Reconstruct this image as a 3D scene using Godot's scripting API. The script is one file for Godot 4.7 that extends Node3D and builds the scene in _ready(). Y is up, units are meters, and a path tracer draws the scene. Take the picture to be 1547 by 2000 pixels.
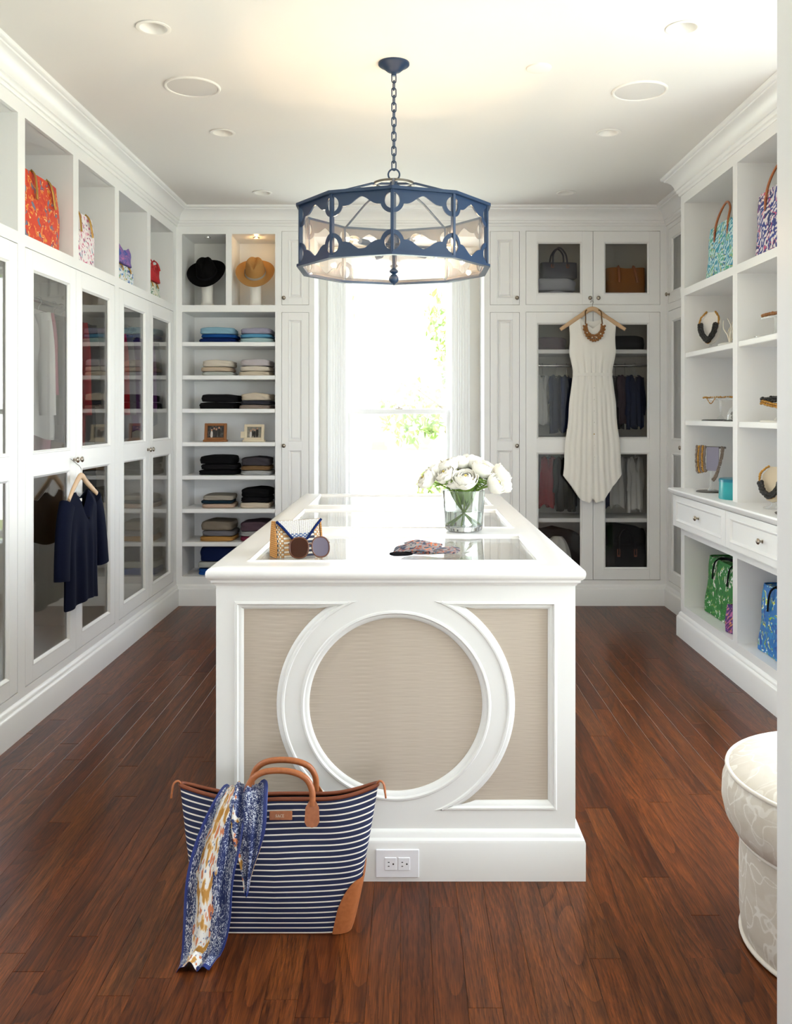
extends Node3D
# A bright dressing room: white cabinetry on three sides, an island in the middle, a chandelier above it.
# Metres, y up; the camera stands in the doorway at (0, 1.383, 0) and looks along -z.

const H := 2.87          # ceiling
const XL := -1.672       # face of the left cabinets
const ZB := -6.43        # face of the back cabinets
const XR := 1.70         # face of the right shelf unit
const XQ := 1.866        # face of the recessed right cabinet


func _ready():
	camera_and_light()
	materials()
	patterns()
	room()
	outdoors()
	left_cabinets()
	back_cabinets()
	right_cabinets()
	island()
	chandelier()
	ceiling_fittings()
	ottoman()
	striped_bag()
	island_top_things()
	back_left_things()
	back_right_things()
	left_things()
	right_things()


func camera_and_light():
	var cam := Camera3D.new()
	cam.name = "camera"
	var near := 0.05
	var f := 1740.0                       # focal length in pixels of a 1547 x 2000 picture
	cam.projection = Camera3D.PROJECTION_FRUSTUM
	cam.keep_aspect = Camera3D.KEEP_HEIGHT
	cam.near = near
	cam.far = 200.0
	cam.size = 2000.0 / f * near
	cam.frustum_offset = Vector2((773.5 - 797.0) / f * near, (808.0 - 1000.0) / f * near)
	cam.position = Vector3(0, 1.383, 0)
	add_child(cam)
	cam.current = true
	var sky := ProceduralSkyMaterial.new()
	sky.sky_top_color = Color(0.80, 0.88, 1.0)
	sky.sky_horizon_color = Color(0.97, 0.98, 1.0)
	sky.ground_horizon_color = Color(0.55, 0.60, 0.50)
	sky.ground_bottom_color = Color(0.40, 0.45, 0.36)
	sky.sun_angle_max = 1.0
	sky.energy_multiplier = 1.0
	var env := Environment.new()
	env.background_mode = Environment.BG_SKY
	env.sky = Sky.new()
	env.sky.sky_material = sky
	env.background_energy_multiplier = 5.0
	env.tonemap_mode = Environment.TONE_MAPPER_LINEAR
	env.tonemap_exposure = 1.32
	env.sdfgi_enabled = true
	env.ssao_enabled = true
	env.ssil_enabled = true
	var we := WorldEnvironment.new()
	we.name = "world_environment"
	we.environment = env
	add_child(we)
	var sun := DirectionalLight3D.new()
	sun.name = "sun"
	sun.light_color = Color(1.0, 0.96, 0.88)
	sun.light_energy = 12.0
	sun.light_angular_distance = 0.5
	sun.shadow_enabled = true
	sun.rotation_degrees = Vector3(-52, -28, 0)
	add_child(sun)
	# daylight through the window in the right-hand wall, beside the doorway
	window_light("right_window_daylight", Vector3(2.08, 1.45, -2.5), Vector3(-1, 0, 0), Vector2(1.7, 1.9), 5.6, Color(0.95, 0.98, 1.0))
	# fill through an unseen left-hand window, added to brighten the back right
	window_light("added_left_fill_light", Vector3(-2.23, 1.85, -1.97), Vector3(1, 0, 0), Vector2(0.95, 1.1), 0.8, Color(0.97, 0.985, 1.0))
	# daylight through the wide window of the room behind the camera
	window_light("rear_window_daylight", Vector3(-0.1, 1.55, 6.92), Vector3(0, 0, -1), Vector2(3.6, 2.1), 4.2, Color(0.96, 0.985, 1.0))
	# daylight through the sash window at the back
	window_light("back_window_daylight", Vector3(-0.07, 1.5, -7.0), Vector3(0, 0, 1), Vector2(0.72, 1.9), 2.2, Color(0.97, 0.99, 1.0))


func window_light(called: String, at: Vector3, towards: Vector3, size: Vector2, energy: float, col: Color):
	var l := AreaLight3D.new()
	l.name = called
	l.area_size = size
	l.light_energy = energy
	l.light_color = col
	l.shadow_enabled = true
	l.area_range = 30.0
	l.area_attenuation = 2.0
	add_child(l)
	l.look_at_from_position(at, at + towards, Vector3.UP)


# ---------------------------------------------------------------- mesh building

class Mb:
	# Collects triangles (counter-clockwise seen from outside), each with a smoothing group.
	var p := PackedVector3Array()
	var uv := PackedVector2Array()
	var sg := PackedInt32Array()
	var gid := 1

	func t(a: Vector3, b: Vector3, c: Vector3, g := -1, ua := Vector2.ZERO, ub := Vector2.ZERO, uc := Vector2.ZERO):
		p.append(a); p.append(b); p.append(c)
		uv.append(ua); uv.append(ub); uv.append(uc)
		sg.append(g)

	func quad(a: Vector3, b: Vector3, c: Vector3, d: Vector3, g := -1, ua := Vector2.ZERO, ub := Vector2.ZERO, uc := Vector2.ZERO, ud := Vector2.ZERO):
		t(a, b, c, g, ua, ub, uc)
		t(a, c, d, g, ua, uc, ud)

	func ng() -> int:
		gid += 1
		return gid

	func flip_if_inside_out(from: int):
		var vol := 0.0
		for i in range(from, p.size(), 3):
			vol += p[i].dot(p[i + 1].cross(p[i + 2]))
		if vol < 0.0:
			flip(from)

	func flip(from: int):
		for i in range(from, p.size(), 3):
			var a := p[i + 1]
			p[i + 1] = p[i + 2]
			p[i + 2] = a
			var b := uv[i + 1]
			uv[i + 1] = uv[i + 2]
			uv[i + 2] = b

	func face(poly: Array, c: Vector3):
		var n: Vector3 = (poly[1] - poly[0]).cross(poly[2] - poly[0])
		var away: bool = n.dot(poly[0] - c) > 0.0
		for i in range(1, poly.size() - 1):
			if away:
				t(poly[0], poly[i], poly[i + 1])
			else:
				t(poly[0], poly[i + 1], poly[i])

	func box(a: Vector3, b: Vector3, bev := 0.0, xf := Transform3D()):
		var lo := Vector3(minf(a.x, b.x), minf(a.y, b.y), minf(a.z, b.z))
		var hi := Vector3(maxf(a.x, b.x), maxf(a.y, b.y), maxf(a.z, b.z))
		var c := xf * ((lo + hi) / 2.0)
		var e := [lo, hi]
		var at := func(i: int, j: int, k: int, ax: int) -> Vector3:
			var q := Vector3(e[i].x, e[j].y, e[k].z)
			var s := Vector3(1 - 2 * i, 1 - 2 * j, 1 - 2 * k) * bev
			s[ax] = 0.0
			return xf * (q + s)
		for s in 2:
			face([at.call(s, 0, 0, 0), at.call(s, 1, 0, 0), at.call(s, 1, 1, 0), at.call(s, 0, 1, 0)], c)
			face([at.call(0, s, 0, 1), at.call(1, s, 0, 1), at.call(1, s, 1, 1), at.call(0, s, 1, 1)], c)
			face([at.call(0, 0, s, 2), at.call(1, 0, s, 2), at.call(1, 1, s, 2), at.call(0, 1, s, 2)], c)
		if bev <= 0.0:
			return
		for i in 2:
			for j in 2:
				face([at.call(i, j, 0, 0), at.call(i, j, 1, 0), at.call(i, j, 1, 1), at.call(i, j, 0, 1)], c)
				face([at.call(i, 0, j, 0), at.call(i, 1, j, 0), at.call(i, 1, j, 2), at.call(i, 0, j, 2)], c)
				face([at.call(0, i, j, 1), at.call(1, i, j, 1), at.call(1, i, j, 2), at.call(0, i, j, 2)], c)
				for k in 2:
					face([at.call(i, j, k, 0), at.call(i, j, k, 1), at.call(i, j, k, 2)], c)

	func prism(poly: PackedVector2Array, z0: float, z1: float, xf := Transform3D(), rounded := false):
		var q := poly.duplicate()
		if Geometry2D.is_polygon_clockwise(q):
			q.reverse()
		if area(q) < 0.0:
			q.reverse()
		var idx := Geometry2D.triangulate_polygon(q)
		var from := p.size()
		for i in range(0, idx.size(), 3):
			var a := q[idx[i]]; var b := q[idx[i + 1]]; var c := q[idx[i + 2]]
			if (b - a).cross(c - a) < 0.0:
				var sw := b; b = c; c = sw
			t(xf * Vector3(a.x, a.y, z1), xf * Vector3(b.x, b.y, z1), xf * Vector3(c.x, c.y, z1), -1, a, b, c)
			t(xf * Vector3(a.x, a.y, z0), xf * Vector3(c.x, c.y, z0), xf * Vector3(b.x, b.y, z0), -1, a, c, b)
		var g := ng()
		for i in q.size():
			var a := q[i]; var b := q[(i + 1) % q.size()]
			quad(xf * Vector3(a.x, a.y, z0), xf * Vector3(b.x, b.y, z0), xf * Vector3(b.x, b.y, z1), xf * Vector3(a.x, a.y, z1), g if rounded else -1, a, b, b, a)
		if xf.basis.determinant() < 0.0:
			flip(from)

	static func area(q: PackedVector2Array) -> float:
		var s := 0.0
		for i in q.size():
			s += q[i].cross(q[(i + 1) % q.size()])
		return s

	# profile of (radius, height); sharp corners of the profile stay sharp
	func lathe(prof: Array, n := 24, xf := Transform3D()):
		var from := p.size()
		var g := ng()
		for i in prof.size() - 1:
			var a: Vector2 = prof[i]; var b: Vector2 = prof[i + 1]
			if i > 0:
				var d0: Vector2 = (a - prof[i - 1]).normalized()
				if d0.dot((b - a).normalized()) < 0.80:
					g = ng()
			for k in n:
				var t0 := TAU * k / n; var t1 := TAU * (k + 1) / n
				var d := Vector3(cos(t0), 0, sin(t0)); var e := Vector3(cos(t1), 0, sin(t1))
				var y0 := Vector3(0, a.y, 0); var y1 := Vector3(0, b.y, 0)
				var ua := Vector2(float(k) / n, float(i) / (prof.size() - 1)); var ub := Vector2(float(k + 1) / n, ua.y)
				var uc := Vector2(ub.x, float(i + 1) / (prof.size() - 1)); var ud := Vector2(ua.x, uc.y)
				if a.x < 1e-6:
					t(xf * y0, xf * (e * b.x + y1), xf * (d * b.x + y1), g, ua, uc, ud)
				elif b.x < 1e-6:
					t(xf * (d * a.x + y0), xf * (e * a.x + y0), xf * y1, g, ua, ub, uc)
				else:
					quad(xf * (d * a.x + y0), xf * (e * a.x + y0), xf * (e * b.x + y1), xf * (d * b.x + y1), g, ua, ub, uc, ud)
		flip_if_inside_out(from)

	# tube along points; r is a number or one per point; squash flattens it along the second axis
	func tube(pts: PackedVector3Array, r, n := 8, closed := false, squash := 1.0, up := Vector3.UP):
		var from := p.size()
		var m := pts.size()
		var rings := []
		var ref := up
		for i in m:
			var a := pts[(i - 1 + m) % m] if (closed or i > 0) else pts[i]
			var b := pts[(i + 1) % m] if (closed or i < m - 1) else pts[i]
			var dir := (b - a).normalized()
			var side := dir.cross(ref)
			if side.length() < 1e-4:
				side = dir.cross(Vector3(0.3, 0.5, 0.8))
			side = side.normalized()
			var over := side.cross(dir).normalized()
			if squash == 1.0 or not closed:
				ref = over if squash == 1.0 else ref
			var rad: float = r if (r is float or r is int) else r[i]
			var ring := PackedVector3Array()
			for k in n:
				var w := TAU * k / n
				ring.append(pts[i] + side * cos(w) * rad + over * sin(w) * rad * squash)
			rings.append(ring)
		var g := ng()
		for i in (m if closed else m - 1):
			var A: PackedVector3Array = rings[i]; var B: PackedVector3Array = rings[(i + 1) % m]
			for k in n:
				var k2 := (k + 1) % n
				var u0 := float(i) / m; var u1 := float(i + 1) / m
				quad(A[k], A[k2], B[k2], B[k], g, Vector2(float(k) / n, u0), Vector2(float(k + 1) / n, u0), Vector2(float(k + 1) / n, u1), Vector2(float(k) / n, u1))
		if not closed:
			for e in 2:
				var R: PackedVector3Array = rings[0 if e == 0 else m - 1]
				var c := pts[0 if e == 0 else m - 1]
				var ge := ng()
				for k in n:
					if e == 0:
						t(c, R[(k + 1) % n], R[k], ge)
					else:
						t(c, R[k], R[(k + 1) % n], ge)
		flip_if_inside_out(from)

	# surface fn(u, v) over the unit square; cu closes it in u; th gives a sheet its thickness
	func surf(nu: int, nv: int, fn: Callable, cu := false, th := 0.0, us := Vector2.ONE):
		var from := p.size()
		var w := nu + 1
		var F := PackedVector3Array()
		for j in nv + 1:
			for i in w:
				F.append(fn.call(float(i % nu if cu else i) / nu, float(j) / nv))
		var g := ng()
		grid(F, nu, nv, g, us, false)
		if th > 0.0:
			var B := PackedVector3Array()
			for j in nv + 1:
				for i in w:
					var i0 := i - 1; var i1 := i + 1
					if cu:
						i0 = (i - 1 + nu) % nu; i1 = (i + 1) % nu
					else:
						i0 = maxi(i0, 0); i1 = mini(i1, nu)
					var du := F[j * w + i1] - F[j * w + i0]
					var dv := F[mini(j + 1, nv) * w + i] - F[maxi(j - 1, 0) * w + i]
					B.append(F[j * w + i] - du.cross(dv).normalized() * th)
			grid(B, nu, nv, ng(), us, true)
			for j in [0, nv]:
				for i in nu:
					var a: int = j * w + i
					if j == 0:
						quad(F[a + 1], F[a], B[a], B[a + 1])
					else:
						quad(F[a], F[a + 1], B[a + 1], B[a])
			if not cu:
				for i in [0, nu]:
					for j in nv:
						var a: int = j * w + i; var b: int = a + w
						if i == 0:
							quad(F[a], F[b], B[b], B[a])
						else:
							quad(F[b], F[a], B[a], B[b])
		return from

	func grid(F: PackedVector3Array, nu: int, nv: int, g: int, us: Vector2, back: bool):
		var w := nu + 1
		for j in nv:
			for i in nu:
				var a := j * w + i
				var ua := Vector2(float(i) / nu, float(j) / nv) * us; var ub := Vector2(float(i + 1) / nu, float(j) / nv) * us
				var uc := Vector2(float(i + 1) / nu, float(j + 1) / nv) * us; var ud := Vector2(float(i) / nu, float(j + 1) / nv) * us
				if back:
					quad(F[a], F[a + w], F[a + w + 1], F[a + 1], g, ua, ud, uc, ub)
				else:
					quad(F[a], F[a + 1], F[a + w + 1], F[a + w], g, ua, ub, uc, ud)

	# closed body: rings of fn(u, v) with flat caps at both ends
	func body(nu: int, nv: int, fn: Callable, us := Vector2.ONE):
		var from := p.size()
		surf(nu, nv, fn, true, 0.0, us)
		for e in 2:
			var c := Vector3.ZERO
			var R := PackedVector3Array()
			for i in nu:
				R.append(fn.call(float(i) / nu, float(e)))
				c += R[i] / nu
			for i in nu:
				if e == 0:
					t(c, R[(i + 1) % nu], R[i])
				else:
					t(c, R[i], R[(i + 1) % nu])
		flip_if_inside_out(from)

	func ball(c: Vector3, r: Vector3, nu := 12, nv := 8, e := 1.0):
		var from := p.size()
		var fn := func(u: float, v: float) -> Vector3:
			var a := TAU * u; var b := PI * (v - 0.5)
			var q := Vector3(cos(b) * cos(a), sin(b), cos(b) * sin(a))
			if e != 1.0:
				q = Vector3(sign(q.x) * pow(absf(q.x), e), sign(q.y) * pow(absf(q.y), e), sign(q.z) * pow(absf(q.z), e))
			return c + q * r
		surf(nu, nv, fn, true)
		flip_if_inside_out(from)

	# moulding: profile points (outward, up) swept along a path in the xy plane of xf, mitred; outward is to the right of travel
	func sweep(path: PackedVector2Array, closed: bool, prof: Array, xf := Transform3D(), rounded := false):
		var from := p.size()
		var m := path.size()
		var rows := []
		for i in m:
			var d0 := (path[i] - path[(i - 1 + m) % m]).normalized()
			var d1 := (path[(i + 1) % m] - path[i]).normalized()
			if not closed and i == 0: d0 = d1
			if not closed and i == m - 1: d1 = d0
			var n0 := Vector2(d0.y, -d0.x); var n1 := Vector2(d1.y, -d1.x)
			var mit := (n0 + n1).normalized()
			mit /= maxf(0.2, mit.dot(n0))
			var row := PackedVector3Array()
			for q in prof:
				var at2: Vector2 = path[i] + mit * q.x
				row.append(xf * Vector3(at2.x, at2.y, q.y))
			rows.append(row)
		var groups := PackedInt32Array()
		var g := ng()
		for k in prof.size():
			var k2 := (k + 1) % prof.size(); var k0 := (k - 1 + prof.size()) % prof.size()
			var e0: Vector2 = (prof[k] - prof[k0]).normalized(); var e1: Vector2 = (prof[k2] - prof[k]).normalized()
			if e0.dot(e1) < 0.82: g = ng()
			groups.append(g)
		for i in (m if closed else m - 1):
			var A: PackedVector3Array = rows[i]; var B: PackedVector3Array = rows[(i + 1) % m]
			for k in prof.size():
				var k2 := (k + 1) % prof.size()
				quad(A[k], B[k], B[k2], A[k2], groups[k] if rounded else groups[k] + 1000 * (i + 1))
		if not closed:
			var flat := PackedVector2Array()
			for q in prof: flat.append(q)
			var idx := Geometry2D.triangulate_polygon(flat)
			for e in [0, m - 1]:
				var R: PackedVector3Array = rows[e]
				for i in range(0, idx.size(), 3):
					var a := flat[idx[i]]; var b := flat[idx[i + 1]]; var c := flat[idx[i + 2]]
					if ((b - a).cross(c - a) > 0.0) == (e == 0) == (area(flat) > 0.0):
						t(R[idx[i]], R[idx[i + 1]], R[idx[i + 2]])
					else:
						t(R[idx[i]], R[idx[i + 2]], R[idx[i + 1]])
		flip_if_inside_out(from)
		gid += 1000 * (m + 2)

	func mesh() -> ArrayMesh:
		var st := SurfaceTool.new()
		st.begin(Mesh.PRIMITIVE_TRIANGLES)
		for i in sg.size():
			st.set_smooth_group(sg[i])
			for k in [0, 2, 1]:
				st.set_uv(uv[i * 3 + k])
				st.add_vertex(p[i * 3 + k])
		st.generate_normals()
		st.index()
		return st.commit()


# ---------------------------------------------------------------- objects

var names := {}

func numbered(called: String) -> String:
	var n: int = names.get(called, 0)
	names[called] = n + 1
	return called if n == 0 else "%s_%03d" % [called, n]

func meta(o: Node, label: String, category := "", group := "", kind := ""):
	if label: o.set_meta("label", label)
	if category: o.set_meta("category", category)
	if group: o.set_meta("group", group)
	if kind: o.set_meta("kind", kind)

func thing(called: String, label: String, category: String, at := Vector3.ZERO, turn := 0.0, group := "") -> Node3D:
	var o := Node3D.new()
	o.name = numbered(called)
	add_child(o)
	o.position = at
	o.rotation.y = turn
	meta(o, label, category, group)
	return o

# one named mesh; without a parent it is a top-level object
func obj(called: String, m, mt: Material, parent: Node = null, at := Vector3.ZERO, turn := 0.0) -> MeshInstance3D:
	var o := MeshInstance3D.new()
	o.name = called if parent else numbered(called)
	o.mesh = m.mesh() if m is Mb else m
	o.material_override = mt
	o.position = at
	o.rotation.y = turn
	if parent: parent.add_child(o, true)
	else: add_child(o)
	return o

func struct(called: String, m, mt: Material, label := "") -> MeshInstance3D:
	var o := obj(called, m, mt)
	meta(o, label, "", "", "structure")
	return o

func copy_of(src: Node3D, label: String, at: Vector3, turn := NAN, group := "") -> Node3D:
	var base := src.name.rstrip("0123456789").trim_suffix("_")
	var r: Node3D = src.duplicate()
	r.name = numbered(base)
	add_child(r)
	r.position = at
	if not is_nan(turn): r.rotation.y = turn
	meta(r, label, "", group)
	return r

func boxm(a: Vector3, b: Vector3, bev := 0.0) -> Mb:
	var m := Mb.new()
	m.box(a, b, bev)
	return m

func circle(c: Vector2, r: float, n: int, a0 := 0.0, a1 := TAU) -> PackedVector2Array:
	var q := PackedVector2Array()
	var whole := absf(a1 - a0 - TAU) < 1e-6
	for i in (n if whole else n + 1):
		var a := lerpf(a0, a1, float(i) / n)
		q.append(c + Vector2(cos(a), sin(a)) * r)
	return q

func rect(x0: float, y0: float, x1: float, y1: float) -> PackedVector2Array:
	return PackedVector2Array([Vector2(x0, y0), Vector2(x1, y0), Vector2(x1, y1), Vector2(x0, y1)])

# xz plane seen from above: path (x, z), profile height goes up
func plan() -> Transform3D:
	return Transform3D(Basis(Vector3(1, 0, 0), Vector3(0, 0, 1), Vector3(0, 1, 0)), Vector3.ZERO)

func smooth_path(pts: Array, n := 8) -> PackedVector3Array:
	var out := PackedVector3Array()
	for i in pts.size() - 1:
		var a: Vector3 = pts[maxi(i - 1, 0)]; var b: Vector3 = pts[i]; var c: Vector3 = pts[i + 1]; var d: Vector3 = pts[mini(i + 2, pts.size() - 1)]
		for k in n:
			out.append(b.cubic_interpolate(c, a, d, float(k) / n))
	out.append(pts[pts.size() - 1])
	return out


# ---------------------------------------------------------------- materials

var M := {}

func mat(called: String, col: String, rough := 0.5, metal := 0.0) -> StandardMaterial3D:
	var m := StandardMaterial3D.new()
	m.resource_name = called
	m.albedo_color = Color(col)
	m.roughness = rough
	m.metallic = metal
	M[called] = m
	return m

func noise_tex(seed_: int, freq: float, c0: Color, c1: Color, size := 256, kind := FastNoiseLite.TYPE_SIMPLEX_SMOOTH, oct := 4) -> NoiseTexture2D:
	var n := FastNoiseLite.new()
	n.seed = seed_
	n.noise_type = kind
	n.frequency = freq
	n.fractal_octaves = oct
	var t := NoiseTexture2D.new()
	t.width = size
	t.height = size
	t.seamless = true
	t.noise = n
	var g := Gradient.new()
	g.set_color(0, c0)
	g.set_color(1, c1)
	t.color_ramp = g
	return t

func cloth(called: String, col: String, rough := 0.9) -> StandardMaterial3D:
	var m := mat(called, col, rough)
	m.metallic_specular = 0.22
	if m.albedo_color.get_luminance() > 0.3:
		m.rim_enabled = true
		m.rim = 0.10
		m.rim_tint = 0.9
	m.uv1_triplanar = true
	m.uv1_scale = Vector3(14, 14, 14)
	m.albedo_texture = M_weave
	m.heightmap_enabled = true
	m.heightmap_texture = M_weave
	m.heightmap_scale = 0.06
	return m

var M_weave: NoiseTexture2D

func glass(called: String, col: String, alpha: float) -> StandardMaterial3D:
	var m := mat(called, col, 0.02)
	m.transparency = BaseMaterial3D.TRANSPARENCY_ALPHA
	m.albedo_color.a = alpha
	return m

func materials():
	M_weave = noise_tex(5, 0.09, Color(0.86, 0.86, 0.86), Color(1, 1, 1), 256, FastNoiseLite.TYPE_SIMPLEX, 3)
	mat("white paint", "f3f3f2", 0.36)
	mat("ceiling paint", "ebe8e3", 0.8)
	mat("wall paint", "eeece6", 0.7)
	mat("island paint", "e8e7e2", 0.36)
	mat("counter lacquer", "f0eeea", 0.22)
	mat("outlet plastic", "eeeef0", 0.35)
	mat("slot", "1c1a18", 0.6)
	mat("nickel", "a39a8e", 0.26, 1.0)
	mat("steel", "c8c6c2", 0.22, 1.0)
	mat("brass", "c39a52", 0.3, 1.0)
	mat("gold beads", "b98a45", 0.32, 0.85)
	mat("black beads", "16130f", 0.25)
	mat("navy metal", "183150", 0.42)
	mat("pewter", "6a6660", 0.35, 0.8)
	mat("interior board", "d8d4ca", 0.6)
	glass("shade tinted pane glass", "1c1e1c", 0.12)  # dark tint stands in for the shade inside the cabinets
	glass("shade tinted wardrobe glass", "0e0f0e", 0.13)  # interior shade of the wardrobe put into the glass colour
	glass("top glass", "d8dcd8", 0.06)
	glass("window glass", "f0f4f4", 0.02)
	glass("lamp glass", "b5aea4", 0.10)
	M["lamp glass"].metallic_specular = 0.22
	M["shade tinted wardrobe glass"].metallic_specular = 0.30
	glass("bulb glass", "f4efe6", 0.10)
	var vg := mat("vase glass", "f4f8f6", 0.0)
	vg.refraction_enabled = true
	vg.refraction_scale = 0.05
	vg.albedo_color.a = 0.02
	var wt := mat("water", "eef4ee", 0.0)
	wt.refraction_enabled = true
	wt.refraction_scale = 0.033
	wt.albedo_color.a = 0.02
	var fil := mat("filament", "ffd9a0", 0.5)
	fil.emission_enabled = true
	fil.emission = Color(1.0, 0.78, 0.45)
	fil.emission_energy_multiplier = 14.0
	var puck := mat("puck lens", "fff0d8", 0.4)
	puck.emission_enabled = true
	puck.emission = Color(1.0, 0.80, 0.52)
	puck.emission_energy_multiplier = 1.1
	var dim := mat("puck lens off", "e9e4da", 0.4)
	dim.rim_enabled = false
	mat("speaker mesh", "d9d6d2", 0.9)
	var ls := mat("tan leather", "b1693b", 0.42)
	ls.uv1_triplanar = true
	ls.uv1_scale = Vector3(9, 9, 9)
	ls.albedo_texture = noise_tex(9, 0.03, Color(0.86, 0.84, 0.82), Color(1, 1, 1))
	mat("dark leather", "7a3d20", 0.45)
	mat("hanger wood", "d3b08a", 0.5)
	mat("brown wood", "8f5a2c", 0.5)
	mat("cream wood", "dccdb2", 0.6)
	mat("petal", "f7f4ea", 0.7)
	M["petal"].backlight_enabled = true
	M["petal"].backlight = Color(0.35, 0.34, 0.28)
	mat("leaf", "67862c", 0.5)
	M["leaf"].backlight_enabled = true
	M["leaf"].backlight = Color(0.3, 0.4, 0.1)
	mat("stem", "6f8c33", 0.5)
	mat("pollen", "c9b55a", 0.8)
	mat("plaster", "efece6", 0.6)
	mat("coral", "eee6d6", 0.8)
	mat("acrylic", "e9edec", 0.05)
	M["acrylic"].transparency = BaseMaterial3D.TRANSPARENCY_ALPHA
	M["acrylic"].albedo_color.a = 0.28
	mat("teal lacquer", "2fa3ab", 0.3)
	mat("teal lid", "1c7f97", 0.3)
	mat("black tray", "1b1918", 0.3)
	mat("amber lens", "3a1a10", 0.06)
	mat("grey lens", "5d5563", 0.06)
	mat("tortoise", "5a2f16", 0.2)
	# grasscloth: fine threads laid level, so the noise is drawn out along x
	var gc := mat("grasscloth", "cabeae", 0.85)
	gc.uv1_triplanar = true
	gc.uv1_scale = Vector3(1.1, 40, 1.1)
	gc.albedo_texture = noise_tex(21, 0.035, Color(0.90, 0.885, 0.87), Color(1, 1, 1), 512, FastNoiseLite.TYPE_VALUE, 3)
	gc.heightmap_enabled = true
	gc.heightmap_texture = gc.albedo_texture
	gc.heightmap_scale = 0.05
	# damask of the ottoman: paler vines on oyster ground
	var dm := mat("damask", "ffffff", 0.75)
	dm.uv1_triplanar = true
	dm.uv1_scale = Vector3(2.3, 2.3, 2.3)
	mat("piping", "dcd4c8", 0.7)
	for c in [["light blue", "8fb6c9"], ["royal blue", "1c4f95"], ["ink blue", "14285e"], ["lavender grey", "a29fb2"], ["sky blue", "5f9cc0"], ["pale aqua", "a9c3c6"], ["ivory", "ddd2c2"], ["beige", "cdb9a2"], ["pale grey", "b9bcb6"], ["lilac white", "c9c1c4"], ["black", "121214"], ["soft black", "1b1a1d"], ["cream", "d6c7b2"], ["charcoal", "3c3b42"], ["taupe", "94857b"], ["dark grey", "454146"], ["brown", "7d6142"], ["silver grey", "a9a9a8"], ["stone", "aaa296"], ["petrol", "1d3340"], ["blush", "c4a995"], ["mouse", "857a6c"], ["mid grey", "77757a"], ["camel", "b98a4e"], ["plum", "5a4852"], ["maroon", "7c2f45"], ["navy", "15234a"], ["bright blue", "1d4f9c"], ["red", "9c0d18"], ["white cotton", "e9e8e4"], ["rose", "b0566a"], ["violet", "6a3a72"], ["tan suede", "a8682c"], ["grey satin", "9c9ca8"], ["slate bag", "4b4a56"], ["dress linen", "fffdf8"], ["jacket navy", "10152a"], ["hat black", "0e0d0d"], ["hat camel", "bd8d55"], ["teal knit", "4e8f92"]]:
		cloth(c[0], c[1])
	M["grey satin"].roughness = 0.45
	M["dress linen"].albedo_texture = null
	M["dress linen"].albedo_color = Color("f6f3ec")


# ---------------------------------------------------------------- woven, printed and grained textures

func tex_of(w: int, h: int, fn: Callable) -> ImageTexture:
	var im := Image.create(w, h, false, Image.FORMAT_RGB8)
	for y in h:
		for x in w:
			im.set_pixel(x, y, fn.call(x, y))
	im.generate_mipmaps()
	return ImageTexture.create_from_image(im)

func fnoise(seed_: int, freq: float, oct := 3, kind := FastNoiseLite.TYPE_SIMPLEX_SMOOTH) -> FastNoiseLite:
	var n := FastNoiseLite.new()
	n.seed = seed_
	n.frequency = freq
	n.noise_type = kind
	n.fractal_octaves = oct
	return n

# brush strokes that wind across a ground colour, with a few patches in other dyes
func strokes(called: String, seed_: int, ground: String, dyes: Array, freq: float, lean: float, cut: float, size := 288) -> StandardMaterial3D:
	var a := fnoise(seed_, 0.012); var b := fnoise(seed_ + 1, 0.05); var c := fnoise(seed_ + 2, 0.018, 2)
	var g := Color(ground)
	var cols := []
	for d in dyes: cols.append(Color(d))
	var fn := func(x: int, y: int) -> Color:
		var wv := sin((x * cos(lean) + y * sin(lean)) * freq + a.get_noise_2d(x, y) * 9.0) + b.get_noise_2d(x, y) * 2.2
		if wv < cut: return g
		var k := clampf(c.get_noise_2d(x, y) * 1.3 + 0.5, 0.0, 0.999)
		return cols[int(k * cols.size())]
	var m := mat(called, "ffffff", 0.65)
	m.albedo_texture = tex_of(size, size, fn)
	m.uv1_triplanar = true
	m.uv1_triplanar_sharpness = 8.0
	m.uv1_scale = Vector3(2, 2, 2)
	m.uv1_offset = Vector3(0.5, 0.97, 0.5)
	return m

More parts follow.
